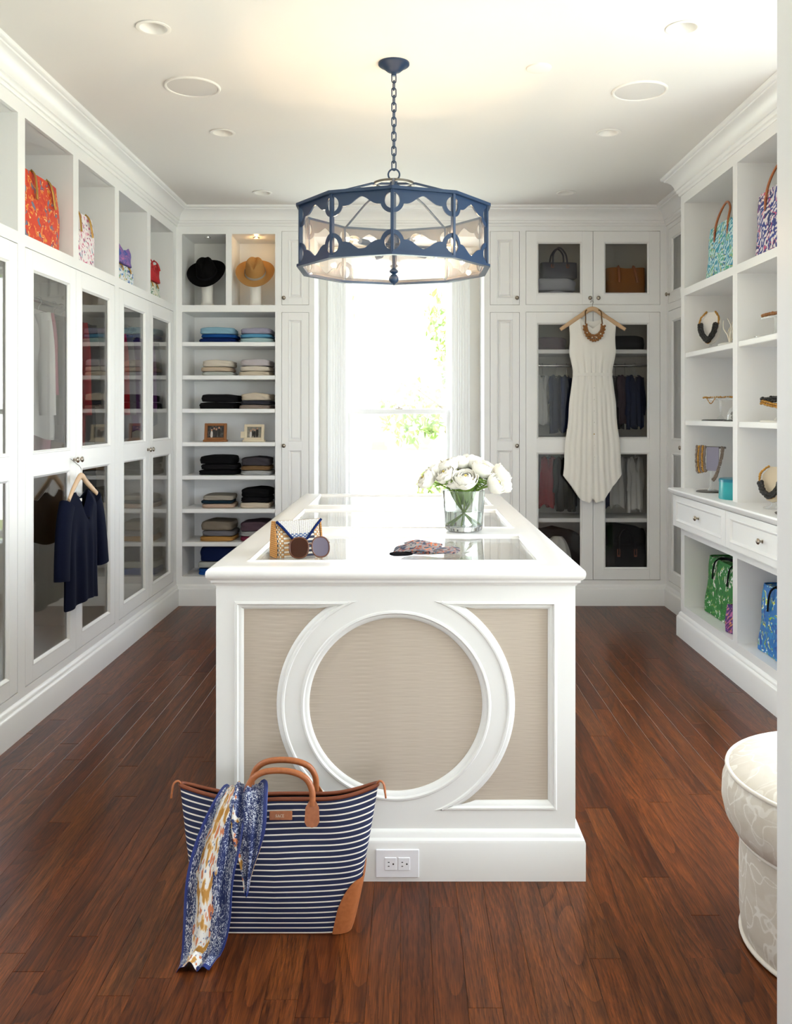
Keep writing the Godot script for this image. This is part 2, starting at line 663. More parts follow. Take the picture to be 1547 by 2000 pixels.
func patterns():
	strokes("orange print", 11, "cf3d16", ["c22a12", "d8511a", "e09a35", "d23c16", "e8c77a", "b81f14", "6a6f86"], 0.10, 0.9, 0.15)
	strokes("pink print", 23, "ece4e6", ["c8487a", "d9a0b4", "e6c9c0", "6d8ca5", "b03468"], 0.32, 2.2, 0.75)
	strokes("violet print", 31, "7a58a0", ["2f4a9a", "c46a9a", "30509c", "8f6ab0", "3b3f88"], 0.2, 0.6, -0.1)
	strokes("blue lace print", 37, "d9dde2", ["3f62a8", "5f8fc0", "c9a860", "6aa79a"], 0.4, 1.0, 0.4)
	strokes("red print", 41, "b3121f", ["c01a26", "8c0f20", "d23b3b"], 0.16, 0.3, 0.7)
	strokes("green dot print", 43, "dfe0d8", ["5f8a70", "8aa884", "d7d3b0"], 0.5, 0.8, 0.3)
	strokes("aqua print", 53, "b9d5d8", ["2f8fa8", "3aa0b8", "2a6f9c", "a8b46a", "4aa58a"], 0.42, 1.1, -0.15)
	strokes("indigo print", 61, "d9d2d4", ["26347e", "2c3f8a", "26347e", "c04a78", "1f2a66"], 0.36, 1.0, -0.2)
	strokes("green print", 71, "1f7a28", ["176020", "2c8a2f", "1a6a24", "8fae3c", "d9ded8", "2a8030", "e8e4dc"], 0.09, 0.5, 0.45)
	strokes("purple net print", 83, "5a2a72", ["c06aa0", "d9955a", "8a4fae", "3a2a6a"], 0.55, 0.7, 0.2)
	strokes("blue floral print", 97, "1f6fb8", ["2a8ac8", "9ac03c", "1d3f8f", "cfd94a", "d8e6ea", "2c9ab0", "1a4fa0"], 0.11, 0.8, 0.1)
	strokes("silk print", 113, "8f8a8a", ["26344f", "8a3f2c", "5f6a80", "c96a3a", "1f2a44"], 0.5, 0.9, -0.2)
	# woven straw of the clutch: blocks of natural and white straw
	var sn := fnoise(3, 0.2)
	var straw := mat("woven straw", "ffffff", 0.8)
	straw.albedo_texture = tex_of(128, 128, func(x: int, y: int) -> Color:
		var cell := (int(x / 8) + int(y / 8)) % 2
		var e := 0.55 if (x % 8 == 0 or y % 8 == 0) else 1.0
		var c := Color("e4d9c6") if cell == 0 else Color("c48f55")
		if int(x / 8) % 5 == 2 and cell == 1: c = Color("2a2f44")
		return c * (e + 0.12 * sn.get_noise_2d(x, y)))
	var flap := mat("white straw", "ffffff", 0.8)
	flap.albedo_texture = tex_of(128, 128, func(x: int, y: int) -> Color:
		var e := 0.5 if (x % 7 == 0 or (y + (int(x / 7) % 2) * 2) % 5 == 0) else 1.0
		var c := Color("e6dfd4")
		if y < 84: c = Color("3d5c94") if (int(x / 7) + int(y / 5)) % 2 == 0 else Color("d9d6d2")
		return c * (e + 0.1 * sn.get_noise_2d(x, y)))
	var gus := mat("tan straw", "ffffff", 0.8)
	gus.albedo_texture = tex_of(64, 64, func(x: int, y: int) -> Color: return Color("b9803f") * ((0.55 if y % 6 == 0 else 1.0) + 0.15 * sn.get_noise_2d(x * 3, y)))
	# navy canvas with fine cream lines woven in
	var canvas := mat("striped canvas", "ffffff", 0.75)
	canvas.albedo_texture = tex_of(8, 960, func(_x: int, y: int) -> Color:
		var q := fmod(y / 40.0, 1.0)
		return Color("e6ded0") if q < 0.25 else Color("131c40"))
	# the scarf: navy border with white figures, cream middle with ochre
	var s1 := fnoise(7, 0.022); var s2 := fnoise(8, 0.06); var s3 := fnoise(9, 0.03, 3, FastNoiseLite.TYPE_SIMPLEX)
	var scarf := mat("scarf silk", "ffffff", 0.5)
	scarf.albedo_texture = tex_of(256, 512, func(x: int, y: int) -> Color:
		var u := x / 256.0
		var wob := s1.get_noise_2d(x, y) * 0.06
		var band := absf(u - 0.40 + wob * 1.6)
		if band < 0.19:
			var k := s1.get_noise_2d(x * 1.1, y * 0.8 + 300)
			if k > 0.26: return Color("b07c2e")
			if k > 0.14: return Color("d3ab74")
			if k < -0.34: return Color("c9774a")
			return Color("dcd6cc") if s2.get_noise_2d(x, y) > -0.42 else Color("5a6a8c")
		if u < 0.05 or u > 0.95 or y < 8 or y > 490: return Color("16296a")
		var f := sin(x * 0.20 + s3.get_noise_2d(x, y) * 9.0) * sin(y * 0.17 + s3.get_noise_2d(y + 50, x) * 9.0)
		var open_ := s1.get_noise_2d(x * 0.7 + 500, y * 0.5)
		return Color("d6d8dc") if f > (0.12 if open_ > -0.1 else 0.62) else Color("17275a"))
	scarf.backlight_enabled = true
	scarf.backlight = Color(0.12, 0.12, 0.12)
	# damask
	var d1 := fnoise(131, 0.012, 2); var d2 := fnoise(132, 0.03, 2)
	M["damask"].albedo_texture = tex_of(256, 256, func(x: int, y: int) -> Color:
		var v := minf(absf(d1.get_noise_2d(x, y)), absf(d1.get_noise_2d(x + 900, y * 0.8)) * 1.2)
		var c := Color("cdc4b6") if d2.get_noise_2d(x, y) > 0.0 else Color("cac0b1")
		return Color("e6e1d8") if v < 0.035 else c)
	# oak: one board's worth of grain, 0.5 m across by 2.4 m along
	var o1 := fnoise(201, 0.010, 2); var o2 := fnoise(202, 0.05, 2); var o3 := fnoise(203, 0.12, 2); var o4 := fnoise(204, 0.004, 2)
	var oak_fn := func(x: int, y: int) -> Color:
		var ring := (x * 0.10 + o1.get_noise_2d(x * 0.6, y * 0.10) * 6.0 + o4.get_noise_2d(x, y * 0.5) * 2.0)
		var late := pow(fposmod(ring, 1.0), 2.5)
		var pore := o3.get_noise_2d(x * 5.0, y * 0.22)
		var tone := 0.50 + 0.22 * o2.get_noise_2d(x, y * 0.08) - 0.26 * late + 0.30 * pore
		return Color("2e160a").lerp(Color("9c5828"), clampf(tone, 0.0, 1.0))
	var oak := tex_of(288, 1000, oak_fn)
	var k := 0
	for tint in ["ffffff", "f2e6dc", "e2d2c6", "fff4ea", "d6c2b4", "f6eee2"]:
		var m := mat("oak %d" % k, tint, 0.30)
		m.albedo_texture = oak
		m.heightmap_enabled = false
		m.roughness = 0.31
		m.metallic_specular = 0.34
		k += 1
	# two snapshots
	var f1 := fnoise(301, 0.05); 
	for q in 2:
		var m := mat("snapshot %d" % q, "ffffff", 0.25)
		m.albedo_texture = tex_of(96, 64, func(x: int, y: int) -> Color:
			var c := Color("2a2523") if q == 0 else Color("8a867a")
			c = c.lerp(Color("6f6a62"), clampf(f1.get_noise_2d(x, y + 90 * q) + 0.2, 0.0, 1.0))
			for e in [[24, 34, 7], [38, 26, 6], [50, 30, 7], [66, 22, 9]]:
				var dx: float = (x - e[0]) / float(e[2]); var dy: float = (y - e[1] - 12) / (float(e[2]) * 3.0)
				if dx * dx + dy * dy < 1.0: c = Color("cfc8c0") if int(e[0]) % 4 != 2 else Color("241d1a")
				dy = (y - e[1] + 12) / 6.0
				dx = (x - e[0]) / 4.5
				if dx * dx + dy * dy < 1.0: c = Color("b88a70")
			return c)


# ---------------------------------------------------------------- the room

func room():
	# floor: a sub-floor and strips of oak running away from the door
	var fl := struct("floor", boxm(Vector3(-2.35, -0.22, -7.03), Vector3(2.27, -0.0125, 7.15)), M["oak 0"], "dark brown oak strip floor with a satin finish")
	var rng := RandomNumberGenerator.new()
	rng.seed = 4
	var boards := []
	for i in 9:
		var m := Mb.new()
		var u0 := rng.randf(); var v0 := rng.randf()
		var w := 0.0398; var c := 0.0006
		var uvq := func(q: Vector3) -> Vector2: return Vector2(u0 + q.x / 0.5, v0 + q.z * 1.25 / 2.4)
		var rowa := [Vector3(-w, -0.012, 0), Vector3(-w, -c, 0), Vector3(-w + c, 0, -0.001), Vector3(w - c, 0, -0.001), Vector3(w, -c, 0), Vector3(w, -0.012, 0)]
		for s in 5:
			var a: Vector3 = rowa[s]; var b: Vector3 = rowa[s + 1]
			var a2 := Vector3(a.x, a.y, -1.0 - a.z); var b2 := Vector3(b.x, b.y, -1.0 - b.z)
			m.quad(a, b, b2, a2, -1, uvq.call(a), uvq.call(b), uvq.call(b2), uvq.call(a2))
		m.quad(rowa[0], rowa[5], rowa[4], rowa[1])
		m.quad(rowa[1], rowa[4], rowa[3], rowa[2], -1, uvq.call(rowa[1]), uvq.call(rowa[4]), uvq.call(rowa[3]), uvq.call(rowa[2]))
		boards.append(m.mesh())
	var x := -1.70
	while x < 1.90:
		var z := -1.2
		var first := true
		while z > -6.82:
			var len_ := rng.randf_range(0.85, 1.75)
			if first: len_ *= rng.randf_range(0.35, 1.0)
			if z - len_ < -6.40: len_ = z + 6.83
			first = false
			var o := obj("plank", boards[rng.randi() % boards.size()], M["oak %d" % (rng.randi() % 6)], fl)
			o.position = Vector3(x + 0.04, 0, z)
			o.scale = Vector3(1, 1, len_ - 0.0006)
			z -= len_
		x += 0.0800
	# ceiling with the cut-outs of its recessed lights
	var cs := CSGCombiner3D.new()
	cs.name = "ceiling"
	cs.material_override = M["ceiling paint"]
	var slab := CSGBox3D.new()
	slab.name = "slab"
	slab.size = Vector3(4.62, 0.22, 14.18)
	slab.position = Vector3(-0.04, H + 0.11, 0.06)
	cs.add_child(slab)
	for q in downlights():
		var c := CSGCylinder3D.new()
		c.name = "cut_out"
		c.operation = CSGShape3D.OPERATION_SUBTRACTION
		c.radius = 0.056
		c.height = 0.16
		c.sides = 32
		c.position = Vector3(q.x, H, q.y)
		cs.add_child(c, true)
	add_child(cs)
	meta(cs, "smooth cream painted ceiling", "", "", "structure")
	# walls
	var wp: Material = M["wall paint"]
	struct("wall_left", wall_with_hole(Vector3(-2.35, 0, -7.03), Vector3(-2.27, H, 7.15), Vector3(-2.35, 1.25, -2.48), Vector3(-2.27, 2.45, -1.46), 0), wp)
	struct("wall_right", wall_with_hole(Vector3(2.12, 0, -7.03), Vector3(2.27, H, 7.15), Vector3(2.12, 0.45, -3.4), Vector3(2.27, 2.45, -1.6), 0), wp)
	struct("wall_back", wall_with_hole(Vector3(-2.27, 0, -7.03), Vector3(2.12, H, -6.83), Vector3(-0.493, 0.38, -7.03), Vector3(0.353, 2.53, -6.83), 2), wp)
	var wf := Mb.new()
	wf.box(Vector3(-2.27, 0, -1.35), Vector3(-1.5, H, -1.2))
	wf.box(Vector3(0.5817, 0, -1.35), Vector3(2.12, H, -1.2))
	wf.box(Vector3(-1.5, 2.45, -1.35), Vector3(0.5817, H, -1.2))
	struct("wall_front", wf, wp)
	struct("wall_rear", wall_with_hole(Vector3(-2.27, 0, 7.0), Vector3(2.12, H, 7.15), Vector3(-1.95, 0.45, 7.0), Vector3(1.75, 2.65, 7.15), 2), wp)
	# doorway lining with its stop, then casing on both faces
	var dj := Mb.new()
	dj.box(Vector3(0.5817, 0, -1.352), Vector3(0.5617, 2.45, -1.198), 0.003)
	dj.box(Vector3(0.5617, 0, -1.30), Vector3(0.5490, 2.44, -1.25), 0.003)
	dj.box(Vector3(-1.5, 0, -1.352), Vector3(-1.48, 2.45, -1.198), 0.003)
	dj.box(Vector3(-1.48, 2.43, -1.352), Vector3(0.5617, 2.45, -1.198), 0.003)
	for s in [[-1.352, -1.372], [-1.198, -1.178]]:
		dj.box(Vector3(0.5667, 0, s[0]), Vector3(0.6667, 2.5, s[1]), 0.004)
		dj.box(Vector3(-1.485, 0, s[0]), Vector3(-1.585, 2.5, s[1]), 0.004)
		dj.box(Vector3(-1.485, 2.445, s[0]), Vector3(0.5667, 2.55, s[1]), 0.004)
	struct("trim_1", dj, M["white paint"], "white painted doorway lining at the right edge of the view")
	# crown moulding round the room
	var crown := [Vector2(0, 2.735), Vector2(0.008, 2.735), Vector2(0.012, 2.741), Vector2(0.012, 2.750), Vector2(0.018, 2.753), Vector2(0.023, 2.760), Vector2(0.024, 2.770), Vector2(0.030, 2.774), Vector2(0.031, 2.784), Vector2(0.036, 2.800), Vector2(0.048, 2.820), Vector2(0.066, 2.836), Vector2(0.082, 2.842), Vector2(0.084, 2.849), Vector2(0.092, 2.850), Vector2(0.099, 2.856), Vector2(0.101, 2.8695), Vector2(0, 2.8695)]
	var cm := Mb.new()
	cm.sweep(PackedVector2Array([Vector2(2.12, -1.36), Vector2(2.12, -3.71), Vector2(XR, -3.71), Vector2(XR, -5.55), Vector2(XQ, -5.55), Vector2(XQ, ZB), Vector2(XL, ZB), Vector2(XL, -2.587), Vector2(-2.27, -2.587), Vector2(-2.27, -1.36)]), false, crown, plan())
	struct("trim_2", cm, M["white paint"], "white crown moulding with cove running round the ceiling edge")
	# baseboards
	var bb := [Vector2(0, 0), Vector2(0.022, 0), Vector2(0.022, 0.116), Vector2(0.019, 0.124), Vector2(0.012, 0.129), Vector2(0.011, 0.138), Vector2(0.006, 0.147), Vector2(0, 0.152)]
	for q in [["baseboard_right", [Vector2(XR, -3.71), Vector2(XR, -5.55), Vector2(XQ, -5.55), Vector2(XQ, ZB)]], ["baseboard_back", [Vector2(XQ, ZB), Vector2(0.549, ZB)]], ["baseboard_back", [Vector2(-0.676, ZB), Vector2(XL, ZB)]], ["baseboard_left", [Vector2(XL, ZB), Vector2(XL, -2.587)]]]:
		var b := Mb.new()
		b.sweep(PackedVector2Array(q[1]), false, bb, plan())
		struct(q[0], b, M["white paint"])
	# soffit that carries the cornice across the window bay
	struct("trim_3", boxm(Vector3(-0.676, 2.66, -6.83), Vector3(0.549, H, ZB)), M["white paint"])
	window_bay()
	plain_window("window_2", Vector3(2.195, 0.45, -2.5), 1.8, 2.0, PI / 2, 3)
	plain_window("added_window_4", Vector3(-2.31, 1.25, -1.97), 1.02, 1.2, PI / 2, 2)  # unseen window, added to let in fill light from the left
	plain_window("window_3", Vector3(-0.1, 0.45, 7.075), 3.7, 2.2, 0.0, 5)


func wall_with_hole(a: Vector3, b: Vector3, ha: Vector3, hb: Vector3, thin_axis: int) -> Mb:
	var m := Mb.new()
	var ax := 2 if thin_axis == 0 else 0
	var lo := a; var hi := b
	hi[ax] = ha[ax]
	m.box(lo, hi)
	lo = a; hi = b
	lo[ax] = hb[ax]
	m.box(lo, hi)
	lo = a; hi = b
	lo[ax] = ha[ax]; hi[ax] = hb[ax]
	hi.y = ha.y
	m.box(lo, hi)
	lo.y = hb.y; hi.y = b.y
	m.box(lo, hi)
	return m


func plain_window(called: String, at: Vector3, w: float, h: float, turn: float, lights: int):
	var o := Node3D.new()
	o.name = called
	add_child(o)
	o.position = at
	o.rotation.y = turn
	meta(o, "", "", "", "structure")
	var m := Mb.new()
	m.box(Vector3(-w / 2, 0, -0.06), Vector3(-w / 2 + 0.05, h, 0.06), 0.004)
	m.box(Vector3(w / 2, 0, -0.06), Vector3(w / 2 - 0.05, h, 0.06), 0.004)
	m.box(Vector3(-w / 2, 0, -0.07), Vector3(w / 2, 0.05, 0.07), 0.004)
	m.box(Vector3(-w / 2, h - 0.05, -0.06), Vector3(w / 2, h, 0.06), 0.004)
	m.box(Vector3(-w / 2, h / 2 - 0.02, -0.03), Vector3(w / 2, h / 2 + 0.02, 0.03), 0.004)
	for i in range(1, lights):
		var x := -w / 2 + w * i / lights
		m.box(Vector3(x - 0.02, 0, -0.03), Vector3(x + 0.02, h, 0.03), 0.004)
	obj("window_frame", m, M["white paint"], o)
	obj("pane", boxm(Vector3(-w / 2 + 0.03, 0.03, -0.003), Vector3(w / 2 - 0.03, h - 0.03, 0.003)), M["window glass"], o)


# the tall sash window at the end of the room, with fluted casing
func window_bay():
	var o := Node3D.new()
	o.name = "window_1"
	add_child(o)
	o.position = Vector3(-0.07, 0, -6.83)
	meta(o, "tall white double-hung sash window at the far end, bright with daylight", "", "", "structure")
	var y0 := 0.42; var ym := 1.4; var y1 := 2.49
	var c := Mb.new()
	for s in [-1.0, 1.0]:
		var prof := [Vector2(0, 0), Vector2(0.150, 0), Vector2(0.150, 0.030), Vector2(0.138, 0.034), Vector2(0.126, 0.026), Vector2(0.112, 0.022), Vector2(0.108, 0.016), Vector2(0.098, 0.016), Vector2(0.090, 0.021), Vector2(0.082, 0.016), Vector2(0.072, 0.021), Vector2(0.064, 0.016), Vector2(0.054, 0.021), Vector2(0.046, 0.016), Vector2(0.030, 0.016), Vector2(0.022, 0.023), Vector2(0.006, 0.024), Vector2(0, 0.018)]
		var poly := PackedVector2Array()
		for q in prof: poly.append(Vector2(s * (0.401 + q.x * 0.94), q.y))
		var up := Transform3D(Basis(Vector3(1, 0, 0), Vector3(0, 0, 1), Vector3(0, 1, 0)), Vector3.ZERO)
		c.prism(poly, 0.30, 2.52, up)
	c.box(Vector3(-0.54, 2.505, 0), Vector3(0.54, 2.62, 0.028), 0.004)
	c.box(Vector3(-0.56, 2.61, 0), Vector3(0.56, 2.65, 0.05), 0.008)
	obj("casing", c, M["white paint"], o)
	obj("sill", boxm(Vector3(-0.56, 0.36, -0.16), Vector3(0.56, 0.40, 0.06), 0.008), M["white paint"], o)
	var j := Mb.new()
	for s in [-1.0, 1.0]:
		j.box(Vector3(s * 0.401, 0.40, -0.19), Vector3(s * 0.421, 2.53, 0.012), 0.002)
		j.box(Vector3(s * 0.393, 0.40, -0.075), Vector3(s * 0.404, 2.51, -0.055), 0.002)
	j.box(Vector3(-0.41, 2.508, -0.19), Vector3(0.41, 2.53, 0.012), 0.002)
	obj("jamb", j, M["white paint"], o)
	for q in [["lower", y0, ym + 0.02, -0.10], ["upper", ym - 0.02, 2.508, -0.14]]:
		var a: float = q[1]; var b: float = q[2]; var z: float = q[3]
		var s := Mb.new()
		s.box(Vector3(-0.401, a, z - 0.017), Vector3(-0.367, b, z + 0.017), 0.004)
		s.box(Vector3(0.401, a, z - 0.017), Vector3(0.367, b, z + 0.017), 0.004)
		s.box(Vector3(-0.367, a, z - 0.017), Vector3(0.367, a + (0.06 if a < 1.0 else 0.04), z + 0.017), 0.004)
		s.box(Vector3(-0.367, b - 0.04, z - 0.017), Vector3(0.367, b, z + 0.017), 0.004)
		var sash := obj("sash", s, M["white paint"], o)
		obj("pane", boxm(Vector3(-0.37, a + 0.03, z - 0.002), Vector3(0.37, b - 0.03, z + 0.002)), M["window glass"], sash)
	var l := Mb.new()
	l.box(Vector3(-0.03, ym + 0.02, -0.112), Vector3(0.03, ym + 0.028, -0.085), 0.002)
	l.lathe([Vector2(0, 0), Vector2(0.012, 0), Vector2(0.012, 0.012), Vector2(0, 0.014)], 12, Transform3D(Basis(), Vector3(0, ym + 0.027, -0.098)))
	obj("sash_lock", l, M["nickel"], o)


func outdoors():
	struct("ground", boxm(Vector3(-40, -0.6, -45), Vector3(40, -0.45, 30)), mat("lawn", "66724a", 0.9), "sunlit lawn outside the window")
	var rng := RandomNumberGenerator.new()
	rng.seed = 77
	var leaf := Mb.new()
	leaf.quad(Vector3(0, 0, 0), Vector3(0.05, 0.015, 0.06), Vector3(0, 0, 0.15), Vector3(-0.05, 0.015, 0.06))
	var leaf_mesh := leaf.mesh()
	var lm := mat("tree leaf", "93a868", 0.6)
	lm.backlight_enabled = true
	lm.backlight = Color(0.3, 0.35, 0.1)
	var bark := mat("bark", "6a5a48", 0.9)
	for q in [[-2.6, -14.0, 5.2, "broad leafy tree seen faintly through the window, left of its middle"], [0.9, -13.0, 3.4, "small leafy tree seen faintly through the lower window sash"], [2.9, -17.0, 6.0, "taller leafy tree standing behind the small one outside the window"], [-6.5, -17.0, 6.5, "leafy tree reflected in the glass of the left cabinets"]]:
		var t := thing("tree", q[3], "tree", Vector3(q[0], -0.45, q[1]), 0.0, "trees outside the window")
		var h: float = q[2]
		var tr := Mb.new()
		tr.tube(PackedVector3Array([Vector3(0, 0, 0), Vector3(0.06, h * 0.3, 0.03), Vector3(-0.03, h * 0.6, 0), Vector3(0.02, h * 0.85, 0)]), PackedFloat32Array([0.14, 0.10, 0.07, 0.03]), 8)
		for b in 7:
			var a := rng.randf() * TAU
			var y0 := h * rng.randf_range(0.25, 0.6)
			tr.tube(PackedVector3Array([Vector3(0, y0, 0), Vector3(cos(a) * h * 0.15, y0 + h * 0.12, sin(a) * h * 0.15), Vector3(cos(a) * h * 0.28, y0 + h * 0.2, sin(a) * h * 0.28)]), PackedFloat32Array([0.05, 0.03, 0.012]), 6)
		obj("trunk", tr, bark, t)
		var mm := MultiMesh.new()
		mm.transform_format = MultiMesh.TRANSFORM_3D
		mm.mesh = leaf_mesh
		mm.instance_count = 5200
		var puffs := []
		for b in 16:
			var a := rng.randf() * TAU; var r := h * rng.randf_range(0.05, 0.28)
			puffs.append([Vector3(cos(a) * r, h * rng.randf_range(0.18, 0.95), sin(a) * r), h * rng.randf_range(0.10, 0.17)])
		for i in mm.instance_count:
			var pf: Array = puffs[rng.randi() % puffs.size()]
			var d: Vector3 = Vector3(rng.randfn(), rng.randfn(), rng.randfn()).normalized() * pow(rng.randf(), 0.4) * pf[1]
			mm.set_instance_transform(i, Transform3D(Basis.from_euler(Vector3(rng.randf() * TAU, rng.randf() * TAU, rng.randf() * TAU)).scaled(Vector3.ONE * rng.randf_range(0.7, 1.3)), pf[0] + d))
		var mi := MultiMeshInstance3D.new()
		mi.name = "foliage"
		mi.multimesh = mm
		mi.material_override = lm
		mi.set_meta("kind", "stuff")
		t.add_child(mi)


# ---------------------------------------------------------------- cabinet parts

var knob_mesh: Mesh

func knob(parent: Node, at: Vector3):
	if knob_mesh == null:
		var m := Mb.new()
		m.lathe([Vector2(0, 0.030), Vector2(0.006, 0.0295), Vector2(0.0125, 0.026), Vector2(0.0150, 0.021), Vector2(0.0125, 0.016), Vector2(0.006, 0.013), Vector2(0.0055, 0.004), Vector2(0.010, 0.002), Vector2(0.010, 0)], 20, Transform3D(Basis(Vector3(1, 0, 0), PI / 2), Vector3.ZERO))
		knob_mesh = m.mesh()
	obj("knob", knob_mesh, M["nickel"], parent, at)

# small stepped bead round an opening, from the face down to the pane; path runs so that it falls inside
func bead(m: Mb, x0: float, y0: float, x1: float, y1: float, z: float, w := 0.014, deep := 0.012):
	var path := PackedVector2Array([Vector2(x0, y0), Vector2(x0, y1), Vector2(x1, y1), Vector2(x1, y0)])
	m.sweep(path, true, [Vector2(-0.002, -deep), Vector2(-0.002, 0.0005), Vector2(0.001, 0.0025), Vector2(0.0045, 0.0022), Vector2(0.006, -0.001), Vector2(w * 0.62, -0.003), Vector2(w * 0.8, -0.006), Vector2(w, -0.008), Vector2(w, -deep)], Transform3D(Basis(), Vector3(0, 0, z)))

# a framed door: rails, stiles and beads; panes of glass, or raised panels; y ranges of the openings given
func door(parent: Node, x0: float, x1: float, y0: float, y1: float, openings: Array, stile: float, pane: Material, knob_at: Vector2) -> Node3D:
	var d := Mb.new()
	var zf := 0.0; var zb := -0.022
	d.box(Vector3(x0, y0, zb), Vector3(x0 + stile, y1, zf), 0.0012)
	d.box(Vector3(x1 - stile, y0, zb), Vector3(x1, y1, zf), 0.0012)
	var at := y0
	for q in openings:
		d.box(Vector3(x0 + stile, at, zb), Vector3(x1 - stile, q[0], zf))
		at = q[1]
		bead(d, x0 + stile, q[0], x1 - stile, q[1], zf)
	d.box(Vector3(x0 + stile, at, zb), Vector3(x1 - stile, y1, zf))
	var o := obj("door", d, M["white paint"], parent)
	for q in openings:
		var a := Vector3(x0 + stile - 0.001, q[0] - 0.001, 0.0); var b := Vector3(x1 - stile + 0.001, q[1] + 0.001, 0.0)
		if pane:
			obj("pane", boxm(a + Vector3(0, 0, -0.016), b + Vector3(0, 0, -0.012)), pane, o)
		else:
			var m := Mb.new()
			m.box(a + Vector3(0, 0, -0.018), b + Vector3(0, 0, -0.012))
			var i0 := Vector2(a.x + 0.016, a.y + 0.016); var i1 := Vector2(b.x - 0.016, b.y - 0.016)
			var s := 0.010
			var lo := [Vector3(i0.x, i0.y, -0.012), Vector3(i1.x, i0.y, -0.012), Vector3(i1.x, i1.y, -0.012), Vector3(i0.x, i1.y, -0.012)]
			var hi := [Vector3(i0.x + s, i0.y + s, -0.004), Vector3(i1.x - s, i0.y + s, -0.004), Vector3(i1.x - s, i1.y - s, -0.004), Vector3(i0.x + s, i1.y - s, -0.004)]
			for k in 4:
				m.quad(lo[k], lo[(k + 1) % 4], hi[(k + 1) % 4], hi[k])
			m.quad(hi[0], hi[1], hi[2], hi[3])
			obj("panel", m, M["white paint"], o)
	if knob_at != Vector2.ZERO:
		knob(o, Vector3(knob_at.x, knob_at.y, 0.0))
	return o

func carcass(m: Mb, x0: float, x1: float, y0: float, y1: float, d: float, t := 0.018):
	m.box(Vector3(x0, y0, -d), Vector3(x0 + t, y1, -0.022))
	m.box(Vector3(x1 - t, y0, -d), Vector3(x1, y1, -0.022))
	m.box(Vector3(x0 + t, y0, -d), Vector3(x1 - t, y1, -d + 0.012))
	m.box(Vector3(x0 + t, y0, -d + 0.012), Vector3(x1 - t, y0 + t, -0.022))
	m.box(Vector3(x0 + t, y1 - t, -d + 0.012), Vector3(x1 - t, y1, -0.022))

func shelf(parent: Node, x0: float, x1: float, top: float, d: float, th := 0.030, zf := -0.006):
	var m := Mb.new()
	m.box(Vector3(x0, top - th, -d), Vector3(x1, top, zf - 0.006))
	# moulded nose
	m.box(Vector3(x0, top - th, zf - 0.006), Vector3(x1, top, zf), 0.003)
	obj("shelf", m, M["white paint"], parent)

func bars(m: Mb, list: Array, z0 := -0.022, z1 := 0.0):
	for q in list:
		m.box(Vector3(q[0], q[1], z0), Vector3(q[2], q[3], z1))


func left_cabinets():
	var where := ["far end, beside the sweater shelves", "middle, behind the navy jacket", "near end, cut off by the frame"]
	for i in 3:
		var near := 5.117 - 1.264 * i
		var t := thing("display_cabinet", "white glass-fronted cabinet on the left wall, " + where[i], "cabinet", Vector3(XL, 0, -near), PI / 2, "left wall cabinets")
		var w := 1.264
		var c := Mb.new()
		carcass(c, 0.0, w, 0.152, 2.15, 0.58)
		carcass(c, 0.0, w, 2.14, 2.74, 0.44)
		c.box(Vector3(0.623, 2.15, -0.43), Vector3(0.641, 2.72, -0.022))
		c.box(Vector3(0, 0, -0.56), Vector3(w, 0.152, -0.03))
		obj("carcass", c, M["interior board"], t)
		var f := Mb.new()
		bars(f, [[0.0, 0.0, 0.036, 2.75], [w - 0.036, 0.0, w, 2.75], [0.036, 0.0, w - 0.036, 0.187], [0.036, 2.113, w - 0.036, 2.165], [0.036, 2.675, w - 0.036, 2.75], [0.596, 2.165, 0.668, 2.675]])
		obj("face_frame", f, M["white paint"], t)
		var l := Mb.new()                     # painted linings of the open cubbies
		for q in [[0.018, 0.0361], [0.5961, 0.623], [0.641, 0.6679], [w - 0.0361, w - 0.018]]:
			l.box(Vector3(q[0], 2.165, -0.428), Vector3(q[1], 2.675, -0.022))
		l.box(Vector3(0.018, 2.1475, -0.428), Vector3(w - 0.018, 2.165, -0.02))
		l.box(Vector3(0.018, 2.675, -0.428), Vector3(w - 0.018, 2.69, -0.02))
		l.box(Vector3(0.018, 2.165, -0.428), Vector3(w - 0.018, 2.675, -0.420))
		obj("cubby_lining", l, M["white paint"], t)
		door(t, 0.039, 0.6305, 0.190, 2.110, [[0.262, 1.107], [1.203, 2.030]], 0.077, M["shade tinted pane glass"], Vector2(0.602, 1.152))
		door(t, 0.6335, 1.225, 0.190, 2.110, [[0.262, 1.107], [1.203, 2.030]], 0.077, M["shade tinted pane glass"], Vector2(0.662, 1.152))
		var r := Mb.new()
		r.tube(PackedVector3Array([Vector3(0.018, 1.98, -0.28), Vector3(w - 0.018, 1.98, -0.28)]), 0.013, 12)
		obj("hanging_rod", r, M["steel"], t)
	struct("trim_4", boxm(Vector3(XL - 0.022, 0, ZB), Vector3(XL, 2.75, -6.3815)), M["white paint"], "white filler strip in the left back corner")


